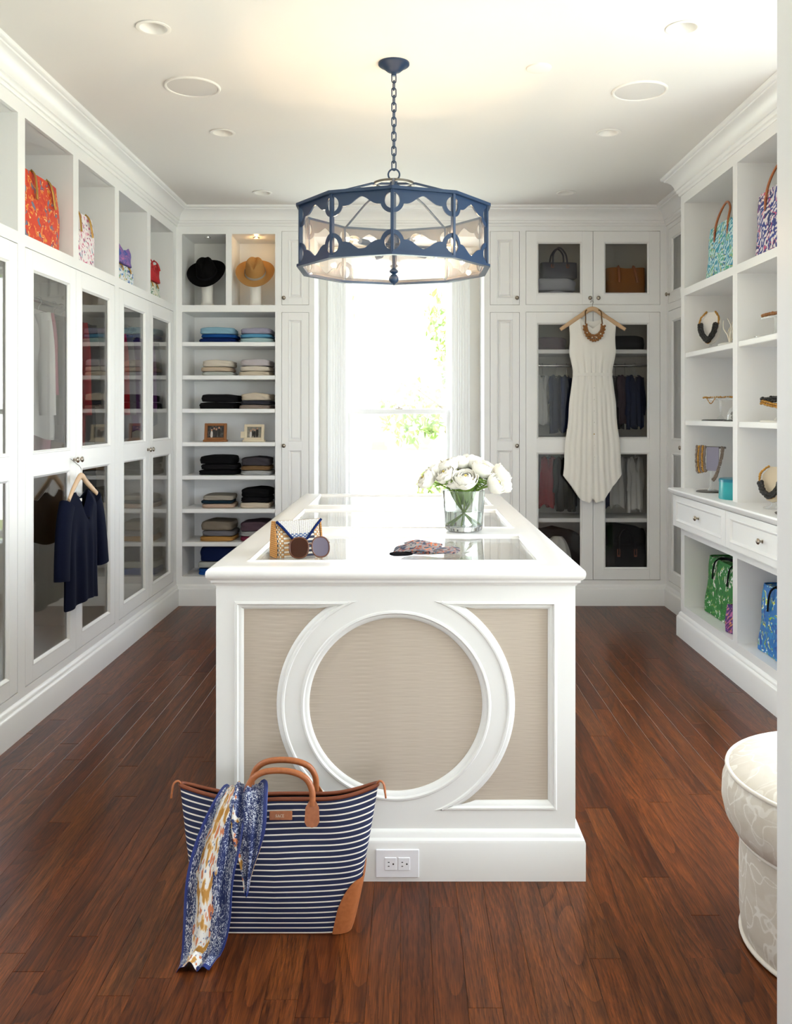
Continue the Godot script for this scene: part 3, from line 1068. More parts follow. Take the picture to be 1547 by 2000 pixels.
func back_cabinets():
	# open shelves, left of the window
	var t := thing("shelving_unit", "white open shelving unit of folded sweaters with two hat cubbies on top", "shelves", Vector3(0, 0, ZB))
	var D := 0.385
	var f := Mb.new()
	bars(f, [[-1.672, 0, -1.631, 2.75], [-0.959, 0, -0.935, 2.75], [-1.631, 2.68, -0.959, 2.75], [-1.631, 2.118, -0.959, 2.167], [-1.315, 2.167, -1.273, 2.68], [-1.631, 0, -0.959, 0.208]])
	obj("face_frame", f, M["white paint"], t)
	var c := Mb.new()
	c.box(Vector3(-1.655, 0, -D), Vector3(-1.631, 2.75, -0.022))
	c.box(Vector3(-0.959, 0, -D), Vector3(-0.937, 2.75, -0.022))
	c.box(Vector3(-1.631, 0, -D), Vector3(-0.959, 2.75, -D + 0.012))
	c.box(Vector3(-1.631, 2.68, -D), Vector3(-0.959, 2.70, -0.022))
	c.box(Vector3(-1.631, 2.118, -D), Vector3(-0.959, 2.167, -0.022))
	c.box(Vector3(-1.3045, 2.167, -D), Vector3(-1.2835, 2.68, -0.022))
	c.box(Vector3(-1.631, 0.18, -D), Vector3(-0.959, 0.208, -0.022))
	obj("carcass", c, M["white paint"], t)
	for i in 7:
		shelf(t, -1.631, -0.959, 1.901 - 0.2413 * i, D - 0.012)
	# narrow cupboards on each side of the window
	for q in [[-0.935, -0.676, -0.913, -0.715, "white narrow panelled cupboard left of the window", -0.895, -0.895], [0.549, 0.828, 0.592, 0.805, "white narrow panelled cupboard right of the window", 0.785, 0.785]]:
		var n := thing("tall_cupboard", q[4], "cupboard", Vector3(0, 0, ZB), 0.0, "narrow cupboards beside the window")
		var a: float = q[0]; var b: float = q[1]; var d0: float = q[2]; var d1: float = q[3]
		var k := Mb.new()
		carcass(k, a, b, 0.0, 2.75, 0.40)
		obj("carcass", k, M["white paint"], n)
		var ff := Mb.new()
		bars(ff, [[a, 0, d0, 2.75], [d1, 0, b, 2.75], [d0, 0, d1, 0.187], [d0, 2.115, d1, 2.167], [d0, 2.70, d1, 2.75]])
		obj("face_frame", ff, M["white paint"], n)
		door(n, d0 + 0.002, d1 - 0.002, 2.169, 2.698, [[2.220, 2.643]], 0.048, null, Vector2(q[5], 2.217))
		door(n, d0 + 0.002, d1 - 0.002, 0.190, 2.113, [[0.26, 1.121], [1.185, 2.062]], 0.048, null, Vector2(q[6], 1.152))
	# wide glazed wardrobe, right of the window
	var wd := thing("glazed_wardrobe", "wide white wardrobe with four glass doors behind the hanging white dress", "wardrobe", Vector3(0, 0, ZB))
	var g := Mb.new()
	bars(g, [[0.828, 0, 0.850, 2.75], [1.820, 0, 1.866, 2.75], [0.850, 0, 1.820, 0.182], [0.850, 2.117, 1.820, 2.169], [0.850, 2.702, 1.820, 2.75]])
	obj("face_frame", g, M["white paint"], wd)
	var h := Mb.new()
	carcass(h, 0.832, 1.846, 0.16, 2.74, 0.39)
	h.box(Vector3(0.85, 2.125, -0.378), Vector3(1.828, 2.165, -0.024))
	obj("carcass", h, M["interior board"], wd)
	shelf(wd, 0.85, 1.828, 1.849, 0.375, 0.030, -0.03)
	shelf(wd, 0.85, 1.828, 1.215, 0.375, 0.030, -0.03)
	shelf(wd, 0.85, 1.828, 0.625, 0.375, 0.030, -0.03)
	for y in [1.741, 1.135]:
		var r := Mb.new()
		r.tube(PackedVector3Array([Vector3(0.85, y, -0.20), Vector3(1.828, y, -0.20)]), 0.012, 12)
		obj("hanging_rod", r, M["steel"], wd)
	door(wd, 0.852, 1.3335, 2.171, 2.700, [[2.243, 2.625]], 0.076, M["shade tinted wardrobe glass"], Vector2(1.311, 2.216))
	door(wd, 1.3365, 1.818, 2.171, 2.700, [[2.243, 2.625]], 0.076, M["shade tinted wardrobe glass"], Vector2(1.371, 2.216))
	door(wd, 0.852, 1.3335, 0.185, 2.115, [[0.260, 1.104], [1.198, 2.041]], 0.076, M["shade tinted wardrobe glass"], Vector2.ZERO)
	door(wd, 1.3365, 1.818, 0.185, 2.115, [[0.260, 1.104], [1.198, 2.041]], 0.076, M["shade tinted wardrobe glass"], Vector2.ZERO)


func right_cabinets():
	# recessed glazed cabinet in the far right corner
	var q := thing("corner_cabinet", "white narrow glass-fronted cabinet set back in the right corner", "cabinet", Vector3(XQ, 0, ZB), -PI / 2)
	var f := Mb.new()
	bars(f, [[0.0, 0, 0.046, 2.75], [0.834, 0, 0.88, 2.75], [0.046, 0, 0.834, 0.187], [0.046, 2.117, 0.834, 2.169], [0.046, 2.702, 0.834, 2.75]])
	obj("face_frame", f, M["white paint"], q)
	var c := Mb.new()
	carcass(c, 0.0, 0.88, 0.16, 2.74, 0.245)
	c.box(Vector3(0.018, 2.125, -0.233), Vector3(0.862, 2.165, -0.024))
	obj("carcass", c, M["white paint"], q)
	door(q, 0.049, 0.831, 2.171, 2.700, [[2.243, 2.632]], 0.076, M["shade tinted pane glass"], Vector2(0.066, 2.236))
	door(q, 0.049, 0.831, 0.190, 2.114, [[0.260, 1.104], [1.198, 2.046]], 0.076, M["shade tinted pane glass"], Vector2(0.38, 1.151))
	# shelf unit that stands proud of it: open cubbies, two drawers, low cubbies
	var u := thing("bookcase", "white built-in shelf unit with two drawers along the right wall", "shelves", Vector3(XR, 0, -5.55), -PI / 2)
	var D := 0.40
	var k := Mb.new()
	bars(k, [[0.0, 0, 0.070, 2.75], [0.887, 0, 0.950, 2.75], [1.765, 0, 1.84, 2.75]])
	bars(k, [[0.070, 2.679, 0.887, 2.75], [0.950, 2.679, 1.765, 2.75], [0.070, 2.108, 0.887, 2.153], [0.950, 2.108, 1.765, 2.153], [0.070, 0.636, 0.887, 0.69], [0.950, 0.636, 1.765, 0.69], [0.070, 0, 0.887, 0.197], [0.950, 0, 1.765, 0.197]])
	obj("face_frame", k, M["white paint"], u)
	var m := Mb.new()
	m.box(Vector3(0.0, 0, -D), Vector3(0.070, 2.75, -0.022))
	m.box(Vector3(0.887, 0, -D), Vector3(0.950, 2.75, -0.022))
	m.box(Vector3(1.765, 0, -D), Vector3(1.84, 2.75, -0.022))
	m.box(Vector3(0.07, 0, -D), Vector3(1.765, 2.75, -D + 0.012))
	for y in [[0.16, 0.197], [0.636, 0.66], [2.108, 2.153], [2.679, 2.70]]:
		m.box(Vector3(0.07, y[0], -D + 0.012), Vector3(0.887, y[1], -0.022))
		m.box(Vector3(0.95, y[0], -D + 0.012), Vector3(1.765, y[1], -0.022))
	obj("carcass", m, M["white paint"], u)
	for s in [[0.07, 0.887], [0.95, 1.765]]:
		shelf(u, s[0], s[1], 1.757, D - 0.012)
		shelf(u, s[0], s[1], 1.342, D - 0.012)
	# worktop with a moulded nose, then the drawer case under it
	var ct := Mb.new()
	var nose := [Vector2(-0.30, 0.884), Vector2(0.052, 0.884), Vector2(0.056, 0.890), Vector2(0.066, 0.894), Vector2(0.069, 0.902), Vector2(0.078, 0.905), Vector2(0.082, 0.914), Vector2(0.078, 0.922), Vector2(0.072, 0.924), Vector2(-0.30, 0.924)]
	ct.sweep(PackedVector2Array([Vector2(1.84, 0.0), Vector2(0.0, 0.0)]), false, nose, plan())
	ct.box(Vector3(0.0, 0.884, -D + 0.012), Vector3(1.84, 0.9235, -0.28))
	obj("worktop", ct, M["white paint"], u)
	obj("drawer_case", boxm(Vector3(0.0, 0.69, -0.38), Vector3(1.84, 0.884, 0.030)), M["white paint"], u)
	for s in [[0.002, 0.918], [0.922, 1.838]]:
		var dr := Mb.new()
		var a: float = s[0]; var b: float = s[1]
		dr.box(Vector3(a, 0.690, 0.031), Vector3(a + 0.06, 0.880, 0.050), 0.0012)
		dr.box(Vector3(b - 0.06, 0.690, 0.031), Vector3(b, 0.880, 0.050), 0.0012)
		dr.box(Vector3(a + 0.06, 0.690, 0.031), Vector3(b - 0.06, 0.724, 0.050))
		dr.box(Vector3(a + 0.06, 0.846, 0.031), Vector3(b - 0.06, 0.880, 0.050))
		dr.box(Vector3(a + 0.06, 0.724, 0.031), Vector3(b - 0.06, 0.846, 0.041))
		bead(dr, a + 0.06, 0.724, b - 0.06, 0.846, 0.050)
		var o := obj("drawer", dr, M["white paint"], u)
		knob(o, Vector3((a + b) / 2.0, 0.785, 0.041))


func island():
	var t := thing("dressing_island", "white island with beige grasscloth panels and a circle on its front", "island", Vector3(-0.0367, 0, -3.875))
	var hx := 0.5365; var hz := 1.215
	var core := Mb.new()
	core.box(Vector3(-hx, 0, -hz), Vector3(hx, 0.80, hz - 0.024))
	core.box(Vector3(-hx, 0.80, -hz), Vector3(-hx + 0.03, 0.896, hz - 0.024))
	core.box(Vector3(hx, 0.80, -hz), Vector3(hx - 0.03, 0.896, hz - 0.024))
	core.box(Vector3(-hx + 0.03, 0.80, -hz), Vector3(hx - 0.03, 0.896, -hz + 0.03))
	obj("body", core, M["island paint"], t)
	obj("tray_lining", boxm(Vector3(-hx + 0.03, 0.80, -hz + 0.03), Vector3(hx - 0.03, 0.806, hz - 0.03)), M["plaster"], t)
	# front: rails, stiles and a ring in one plane
	var cy := 0.511; var rx := 0.4805; var ry := 0.311; var R := 0.333; var r := 0.284
	var fx := Transform3D(Basis(), Vector3(0, cy, hz))
	var b := Mb.new()
	b.prism(rect(-hx, -cy, -rx, 0.385), -0.024, 0.0, fx)
	b.prism(rect(rx, -cy, hx, 0.385), -0.024, 0.0, fx)
	b.prism(rect(-rx, ry, rx, 0.385), -0.024, 0.0, fx)
	b.prism(rect(-rx, -cy, rx, -ry), -0.024, 0.0, fx)
	var a0 := asin(ry / R)
	for s in [1.0, -1.0]:
		var q := PackedVector2Array()
		q.append_array(circle(Vector2.ZERO, R, 40, 0.0, s * a0))
		q.append_array(circle(Vector2.ZERO, R, 40, s * (PI - a0), s * PI))
		q.append_array(circle(Vector2.ZERO, r, 72, s * PI, 0.0))
		b.prism(q, -0.024, 0.0, fx, false)
	obj("front_board", b, M["island paint"], t)
	var prof := [Vector2(-0.001, -0.020), Vector2(-0.001, 0.0005), Vector2(0.002, 0.0035), Vector2(0.007, 0.0040), Vector2(0.0095, 0.001), Vector2(0.011, -0.004), Vector2(0.0165, -0.0045), Vector2(0.021, -0.0075), Vector2(0.0245, -0.012), Vector2(0.0245, -0.020)]
	var ring := Mb.new()
	var cpath := circle(Vector2.ZERO, r, 96)
	cpath.reverse()
	var inner := []
	for q in prof: inner.append(q)
	ring.sweep(cpath, true, inner, fx, true)
	obj("circle_moulding", ring, M["island paint"], t)
	obj("panel", prism_mesh(circle(Vector2.ZERO, r - 0.004, 96), -0.020, -0.015, fx), M["grasscloth"], t)
	for s in [-1.0, 1.0]:
		var loop := PackedVector2Array([Vector2(s * R * cos(a0), ry), Vector2(s * rx, ry), Vector2(s * rx, -ry), Vector2(s * R * cos(a0), -ry)])
		var arc := circle(Vector2.ZERO, R, 48, -a0, a0) if s > 0 else circle(Vector2.ZERO, R, 48, PI + a0, PI - a0)
		arc.remove_at(0)
		arc.remove_at(arc.size() - 1)
		loop.append_array(arc)
		if Mb.area(loop) > 0.0:
			loop.reverse()
		var mm := Mb.new()
		mm.sweep(loop, true, prof, fx)
		obj("panel_moulding", mm, M["island paint"], t)
		obj("panel", prism_mesh(loop, -0.020, -0.0152, fx), M["grasscloth"], t)
	# long sides: three framed panels each
	for s in [-1.0, 1.0]:
		var sx := Transform3D(Basis(Vector3.UP, s * PI / 2), Vector3(s * hx, 0, 0))
		var sm := Mb.new()
		for k in 3:
			var x0 := -1.14 + 0.78 * k
			sm.sweep(PackedVector2Array([Vector2(x0, 0.201), Vector2(x0, 0.823), Vector2(x0 + 0.72, 0.823), Vector2(x0 + 0.72, 0.201)]), true, [Vector2(0, -0.001), Vector2(0, 0.008), Vector2(0.008, 0.012), Vector2(0.016, 0.006), Vector2(0.024, 0.003), Vector2(0.024, -0.001)], sx)
		obj("side_moulding", sm, M["island paint"], t)
	var loop2 := PackedVector2Array([Vector2(hx, hz), Vector2(-hx, hz), Vector2(-hx, -hz), Vector2(hx, -hz)])
	var base := Mb.new()
	base.sweep(loop2, true, [Vector2(-0.002, 0), Vector2(0.026, 0), Vector2(0.026, 0.112), Vector2(0.0235, 0.119), Vector2(0.015, 0.124), Vector2(0.013, 0.132), Vector2(0.010, 0.139), Vector2(0.004, 0.143), Vector2(-0.002, 0.145)], plan())
	obj("plinth", base, M["island paint"], t)
	# top: frame with three glass lights
	var top := Mb.new()
	top.sweep(loop2, true, [Vector2(-0.030, 0.870), Vector2(0.003, 0.870), Vector2(0.006, 0.876), Vector2(0.013, 0.881), Vector2(0.014, 0.888), Vector2(0.020, 0.891), Vector2(0.0255, 0.898), Vector2(0.027, 0.907), Vector2(0.0255, 0.916), Vector2(0.020, 0.922), Vector2(0.012, 0.925), Vector2(-0.030, 0.925)], plan())
	var gx := 0.452
	var lights := [[1.10, 0.525], [0.29, -0.365], [-0.58, -1.145]]
	for s in [-1.0, 1.0]:
		top.box(Vector3(s * gx, 0.897, -hz + 0.03), Vector3(s * (hx - 0.03), 0.925, hz - 0.03))
	var z := hz - 0.03
	for q in lights:
		top.box(Vector3(-gx, 0.897, z), Vector3(gx, 0.925, q[0]))
		z = q[1]
	top.box(Vector3(-gx, 0.897, z), Vector3(gx, 0.925, -hz + 0.03))
	for q in lights:
		# beads round each light lie on the frame
		top.sweep(PackedVector2Array([Vector2(-gx, q[0]), Vector2(gx, q[0]), Vector2(gx, q[1]), Vector2(-gx, q[1])]), true, [Vector2(-0.012, 0.920), Vector2(-0.012, 0.9255), Vector2(-0.008, 0.9285), Vector2(-0.003, 0.9285), Vector2(0.001, 0.925), Vector2(0.001, 0.920)], plan())
	obj("counter", top, M["counter lacquer"], t)
	for q in lights:
		obj("pane", boxm(Vector3(-gx - 0.001, 0.9145, q[1] - 0.001), Vector3(gx + 0.001, 0.9205, q[0] + 0.001)), M["top glass"], t)

func prism_mesh(poly: PackedVector2Array, z0: float, z1: float, xf: Transform3D) -> Mb:
	var m := Mb.new()
	m.prism(poly, z0, z1, xf)
	return m


# ---------------------------------------------------------------- lamps and ceiling fittings

func chandelier():
	var t := thing("chandelier", "navy blue ten-sided drum chandelier with cut-out trellis bands above the island", "chandelier", Vector3(-0.06, 0, -3.78))
	var R := 0.405; var y0 := 1.986; var y1 := 2.246
	var nm: Material = M["navy metal"]
	var c := Mb.new()
	c.lathe([Vector2(0, H), Vector2(0.066, H), Vector2(0.066, H - 0.008), Vector2(0.060, H - 0.013), Vector2(0.050, H - 0.016), Vector2(0.040, H - 0.026), Vector2(0.028, H - 0.036), Vector2(0.012, H - 0.041), Vector2(0.010, H - 0.055), Vector2(0, H - 0.056)], 40)
	obj("canopy", c, nm, t)
	# chain of long links, each turned a quarter
	var links := 13
	var ya := H - 0.048; var yb := 2.420
	var pitch := (ya - yb) / links
	var lk := Mb.new()
	var ring := PackedVector3Array()
	var hl := pitch / 2 + 0.005
	for i in 20:
		var a := TAU * i / 20
		ring.append(Vector3(cos(a) * 0.0095, sin(a) * 0.0095 + (hl - 0.0095) * sign(sin(a)), 0))
	lk.tube(ring, 0.0026, 8, true)
	var link_mesh := lk.mesh()
	for i in links:
		var o := obj("chain_link", link_mesh, nm, t, Vector3(0, ya - pitch * (i + 0.5), 0), (i % 2) * PI / 2 + 0.35)
		o.rotation.y = (i % 2) * PI / 2 + 0.35
	var lp := Mb.new()
	lp.tube(PackedVector3Array(Array(circle(Vector2.ZERO, 0.024, 28)).map(func(q): return Vector3(q.x, q.y + 2.397, 0))), 0.0038, 8, true)
	obj("loop", lp, nm, t)
	var stem := Mb.new()
	stem.lathe([Vector2(0, 2.378), Vector2(0.008, 2.378), Vector2(0.010, 2.371), Vector2(0.016, 2.368), Vector2(0.016, 2.350), Vector2(0.010, 2.345), Vector2(0.009, 2.14), Vector2(0.020, 2.13), Vector2(0.030, 2.11), Vector2(0.030, 2.095), Vector2(0.020, 2.08), Vector2(0.008, 2.07), Vector2(0.007, 2.0), Vector2(0.018, 1.990), Vector2(0.019, 1.984), Vector2(0.006, 1.974), Vector2(0.006, 1.970), Vector2(0, 1.970)], 24)
	obj("stem", stem, nm, t)
	var fin := Mb.new()
	fin.ball(Vector3(0, 1.955, 0), Vector3(0.021, 0.021, 0.021), 20, 12)
	fin.lathe([Vector2(0, 1.936), Vector2(0.006, 1.934), Vector2(0, 1.926)], 12)
	obj("finial", fin, nm, t)
	# corners at 0 (towards the door), 36, 72 ... degrees
	var corner := func(i: int, rad: float, y: float) -> Vector3:
		var a := TAU * i / 10.0
		return Vector3(sin(a) * rad, y, cos(a) * rad)
	var rim := PackedVector2Array()
	for i in 10:
		var q: Vector3 = corner.call(10 - i, R, 0)
		rim.append(Vector2(q.x, q.z))
	if Mb.area(rim) > 0.0: rim.reverse()
	# the outward side of the path is to its right
	for s in [[y1 - 0.012, y1, 0.007, -0.014, "top_rim"], [y0, y0 + 0.010, 0.013, -0.012, "bottom_rim"]]:
		var m := Mb.new()
		var ya2: float = s[0]; var yb2: float = s[1]
		m.sweep(rim, true, [Vector2(minf(s[2], s[3]), ya2), Vector2(maxf(s[2], s[3]), ya2), Vector2(maxf(s[2], s[3]), yb2), Vector2(minf(s[2], s[3]), yb2)], plan())
		obj(s[4], m, nm, t)
	var W := 2.0 * R * sin(PI / 10.0)
	var fret := PackedVector2Array([Vector2(0.004, 0)])
	var post := 0.004
	var hy := -0.042
	var holes := circle(Vector2(0, hy), 0.031, 16, PI / 2 - 0.15, -PI / 2 + 0.15)
	fret.append_array(holes)
	fret.append_array(circle(Vector2(0, hy), 0.048, 14, -PI / 2 + 0.09, -0.22))
	fret.append(Vector2(0.052, -0.0525))
	for i in range(0, 13):
		var s := i / 12.0
		var x := lerpf(0.056, W / 2, s)
		fret.append(Vector2(x, -0.0525 + 0.033 * (0.5 - 0.5 * cos(PI * s)) * (0.75 + 0.25 * s)))
	var half := fret.duplicate()
	for i in range(half.size() - 2, -1, -1):
		fret.append(Vector2(W - half[i].x, half[i].y))
	for i in 10:
		var a: Vector3 = corner.call(i, R, 0); var b: Vector3 = corner.call(i + 1, R, 0)
		var xd := (b - a).normalized()
		var zd := xd.cross(Vector3.UP)
		if zd.dot(a) < 0: zd = -zd
		for s in 2:
			var yd := Vector3.UP if s == 0 else Vector3.DOWN
			var fx := Transform3D(Basis(xd, yd, zd), a + Vector3(0, y1 - 0.010 if s == 0 else y0 + 0.008, 0))
			obj("trellis_panel", prism_mesh(fret, -0.006, 0.0, fx), nm, t)
		var pm := Mb.new()
		pm.box(Vector3(-0.0065, y0 + 0.008, -0.013), Vector3(0.0065, y1 - 0.010, 0.004), 0.0015)
		obj("post", pm, nm, t, a, TAU * i / 10.0)
		var gm := Mb.new()
		gm.box(Vector3(0.008, y0 + 0.010, -0.013), Vector3(W - 0.008, y1 - 0.012, -0.0115), 0.0, Transform3D(Basis(xd, Vector3.UP, zd), a))
		obj("glass_panel", gm, M["lamp glass"], t)
		if i % 2 == 0:
			var rb := Mb.new()
			rb.tube(PackedVector3Array([corner.call(i, R - 0.02, y1 - 0.008), corner.call(i, R * 0.55, y1 + 0.066), corner.call(i, R * 0.24, y1 + 0.106), corner.call(i, 0.012, y1 + 0.112)]), 0.005, 8)
			obj("roof_rib", rb, nm, t)
	var hub := Mb.new()
	hub.lathe([Vector2(0.075, y1 + 0.104), Vector2(0.088, y1 + 0.104), Vector2(0.088, y1 + 0.114), Vector2(0.075, y1 + 0.116), Vector2(0.075, y1 + 0.104)], 40)
	obj("roof_ring", hub, M["pewter"], t)
	var dif := Mb.new()
	dif.prism(PackedVector2Array(Array(rim).map(func(q): return q * 0.955)), y0 + 0.0105, y0 + 0.0145, plan())
	obj("diffuser", dif, M["lamp glass"], t)
	# six arms with candle bulbs
	for i in 6:
		var ang := TAU * (i + 0.35) / 6.0
		var d := Vector3(sin(ang), 0, cos(ang))
		var arm := Mb.new()
		arm.tube(PackedVector3Array([Vector3(0, 2.10, 0), d * 0.10 + Vector3(0, 2.088, 0), d * 0.17 + Vector3(0, 2.082, 0)]), 0.006, 8)
		arm.tube(PackedVector3Array([d * 0.168 + Vector3(0, 2.082, 0), d * 0.215 + Vector3(0, 2.083, 0)]), 0.013, 12)
		var ar := obj("arm", arm, nm, t)
		var to := Transform3D(Basis(Quaternion(Vector3.UP, d)), d * 0.214 + Vector3(0, 2.083, 0))
		var bl := Mb.new()
		bl.lathe([Vector2(0.009, 0.0), Vector2(0.0115, 0.010), Vector2(0.0165, 0.030), Vector2(0.0155, 0.046), Vector2(0.009, 0.066), Vector2(0.003, 0.082), Vector2(0, 0.086)], 16, to)
		obj("bulb", bl, M["bulb glass"], ar)
		var fl := Mb.new()
		fl.tube(PackedVector3Array([to * Vector3(0, 0.012, 0), to * Vector3(0.004, 0.03, 0), to * Vector3(-0.004, 0.045, 0), to * Vector3(0, 0.055, 0)]), 0.0022, 6)
		obj("bulb_filament", fl, M["filament"], ar)
		var lt := OmniLight3D.new()
		lt.name = "bulb_light"
		lt.light_color = Color(1.0, 0.86, 0.68)
		lt.light_energy = 0.065
		lt.light_size = 0.012
		lt.omni_range = 12.0
		lt.omni_attenuation = 2.0
		lt.shadow_enabled = true
		t.add_child(lt, true)
		lt.position = to * Vector3(0, 0.10, 0)


func downlights() -> Array:
	var q := []
	for z in [-3.43, -4.71, -5.99]:
		q.append(Vector2(-0.98, z))
		q.append(Vector2(1.06, z))
	return q

func ceiling_fittings():
	var trim := Mb.new()
	trim.lathe([Vector2(0.050, 0.0), Vector2(0.066, -0.001), Vector2(0.0665, -0.004), Vector2(0.060, -0.006), Vector2(0.052, -0.0045), Vector2(0.046, 0.006), Vector2(0.040, 0.030), Vector2(0.036, 0.050), Vector2(0.055, 0.050), Vector2(0.0555, 0.001), Vector2(0.050, 0.0)], 36)
	var tm := trim.mesh()
	var lens := Mb.new()
	lens.lathe([Vector2(0, 0.040), Vector2(0.030, 0.041), Vector2(0.0375, 0.046), Vector2(0.0375, 0.052), Vector2(0, 0.052)], 28)
	var lm := lens.mesh()
	var names_ := ["nearest on the left, above the orange tote bag", "nearest on the right, above the door lining", "second on the left, behind the round speaker", "second on the right, behind the round speaker", "farthest on the left, near the back cornice", "farthest on the right, near the back cornice"]
	var k := 0
	for q in downlights():
		var t := thing("recessed_light", "small white recessed ceiling light, " + names_[k], "ceiling light", Vector3(q.x, H, q.y), 0.0, "recessed ceiling lights")
		obj("trim_ring", tm, M["plaster"], t)
		obj("lens", lm, M["puck lens off"], t)
		k += 1
	for q in [[-0.98, -4.05, "round white speaker grille in the ceiling left of the chandelier"], [1.067, -4.10, "round white speaker grille in the ceiling right of the chandelier"]]:
		var t := thing("ceiling_speaker", q[2], "speaker", Vector3(q[0], H, q[1]), 0.0, "ceiling speakers")
		var m := Mb.new()
		m.lathe([Vector2(0.113, 0.0), Vector2(0.126, 0.0), Vector2(0.126, -0.005), Vector2(0.122, -0.008), Vector2(0.115, -0.007), Vector2(0.113, -0.003), Vector2(0.113, 0.0)], 48)
		obj("ring", m, M["plaster"], t)
		var g := Mb.new()
		g.lathe([Vector2(0, -0.0065), Vector2(0.06, -0.006), Vector2(0.1125, -0.0035), Vector2(0.1125, 0.0), Vector2(0, 0.0)], 48)
		obj("grille", g, M["speaker mesh"], t)
	var d := Mb.new()
	d.lathe([Vector2(0, -0.010), Vector2(0.046, -0.0095), Vector2(0.053, -0.006), Vector2(0.054, 0.0), Vector2(0, 0.0)], 36, Transform3D(Basis(), Vector3(0.563, H, -3.828)))
	meta(obj("cover_plate", d, M["ceiling paint"]), "plain round cream cover plate on the ceiling between chandelier and speaker", "cover plate")


func ottoman():
	var t := thing("ottoman", "round oyster damask ottoman with white piping at the right edge", "ottoman", Vector3(1.182, 0, -2.30))
	var b := Mb.new()
	b.lathe([Vector2(0, 0.0), Vector2(0.290, 0.0), Vector2(0.300, 0.012), Vector2(0.307, 0.06), Vector2(0.308, 0.20), Vector2(0.306, 0.27), Vector2(0.25, 0.282), Vector2(0, 0.282)], 72)
	obj("base", b, M["damask"], t)
	var c := Mb.new()
	c.lathe([Vector2(0, 0.270), Vector2(0.300, 0.272), Vector2(0.322, 0.285), Vector2(0.343, 0.320), Vector2(0.352, 0.360), Vector2(0.350, 0.405), Vector2(0.338, 0.440), Vector2(0.318, 0.455), Vector2(0.27, 0.474), Vector2(0.18, 0.489), Vector2(0.08, 0.495), Vector2(0, 0.496)], 72)
	obj("cushion", c, M["damask"], t)
	for q in [[0.338, 0.4425, 0.0055], [0.3125, 0.276, 0.005], [0.302, 0.010, 0.0065]]:
		var p := Mb.new()
		p.tube(PackedVector3Array(Array(circle(Vector2.ZERO, q[0], 72)).map(func(w): return Vector3(w.x, q[1], w.y))), q[2], 8, true)
		obj("piping", p, M["piping"], t)


# ---------------------------------------------------------------- soft goods

func se(c: float, e: float) -> float:
	return signf(c) * pow(absf(c), e)

# open-topped bag: rounded rectangle rings from the bottom to the top
func tote(called: String, label: String, at: Vector3, turn: float, w: float, h: float, d: float, m: Material, straps: Material, style: String, group := "", flare := 1.0, slump := 0.0) -> Node3D:
	var t := thing(called, label, "bag", at, turn, group)
	var ring := func(u: float, v: float) -> Vector3:
		var a := TAU * u
		var f := lerpf(1.0 / flare, 1.0, v)
		var x := se(cos(a), 0.32) * w / 2 * f
		var pinch := lerpf(1.0, 0.72, v * v)
		var z := se(sin(a), 0.32) * d / 2 * pinch * (1.0 + 0.06 * sin(v * 7.0 + x * 20.0))
		var y := h * v
		if slump > 0.0:
			y -= slump * v * (0.5 + 0.5 * sin(x / w * 9.0 + 1.0)) * h * 0.3
		return Vector3(x, y + 0.003, z)
	var b := Mb.new()
	b.surf(64, 18, ring, true, 0.004)
	var foot := PackedVector2Array()
	for i in 64:
		var q: Vector3 = ring.call(i / 64.0, 0.0)
		foot.append(Vector2(q.x, q.z))
	b.prism(foot, 0.001, 0.006, plan())
	obj("body", b, m, t)
	if style == "box":
		var lid := Mb.new()
		lid.prism(PackedVector2Array(Array(foot).map(func(q): return Vector2(q.x * flare, q.y * 0.72) * 0.98)), h - 0.012, h - 0.004, plan())
		obj("top_panel", lid, m, t)
	for s in ([] if style == "" else [1.0] if style == "down" else [1.0, -1.0]):
		var k := Mb.new()
		if style == "up":
			k.tube(smooth_path([Vector3(-w * 0.22, h * 0.72, s * (d * 0.40 + 0.008)), Vector3(-w * 0.21, h * 0.98, s * (d * 0.37 + 0.008)), Vector3(-w * 0.17, h + 0.07, s * d * 0.3), Vector3(0, h + 0.115, s * d * 0.24), Vector3(w * 0.17, h + 0.07, s * d * 0.3), Vector3(w * 0.21, h * 0.98, s * (d * 0.37 + 0.008)), Vector3(w * 0.22, h * 0.72, s * (d * 0.40 + 0.008))], 6), 0.0065, 8)
			obj("handle", k, straps, t)
			for e in [-1.0, 1.0]:
				var p := Mb.new()
				p.box(Vector3(e * w * 0.22 - 0.011, h * 0.66, s * (d * 0.42 + 0.004) - 0.003), Vector3(e * w * 0.22 + 0.011, h * 0.90, s * (d * 0.42 + 0.004) + 0.004), 0.002)
				obj("handle_tab", p, M["dark leather"], t)
		elif style == "down":
			for e in [-1.0, 1.0]:
				var q := Mb.new()
				q.tube(smooth_path([Vector3(e * w * 0.20, h * 0.95, d * 0.18), Vector3(e * w * 0.20, h + 0.012, d * 0.34), Vector3(e * w * 0.21, h * 0.93, d * 0.40 + 0.014), Vector3(e * w * 0.24 + 0.01, h * 0.62, d * 0.47 + 0.014)], 5), 0.010, 8, false, 0.4, Vector3(0, 0, 1))
				obj("strap", q, straps, t)
		elif style == "box":
			k.tube(smooth_path([Vector3(-w * 0.20, h * 0.66, s * (d * 0.47 + 0.008)), Vector3(-w * 0.20, h * 0.97, s * (d * 0.40 + 0.008)), Vector3(-w * 0.16, h + 0.012, s * d * 0.22), Vector3(w * 0.16, h + 0.012, s * d * 0.22), Vector3(w * 0.20, h * 0.97, s * (d * 0.40 + 0.008)), Vector3(w * 0.20, h * 0.66, s * (d * 0.47 + 0.008))], 5), 0.008, 8, false, 0.5, Vector3(0, 0, 1))
			obj("strap", k, straps, t)
	return t

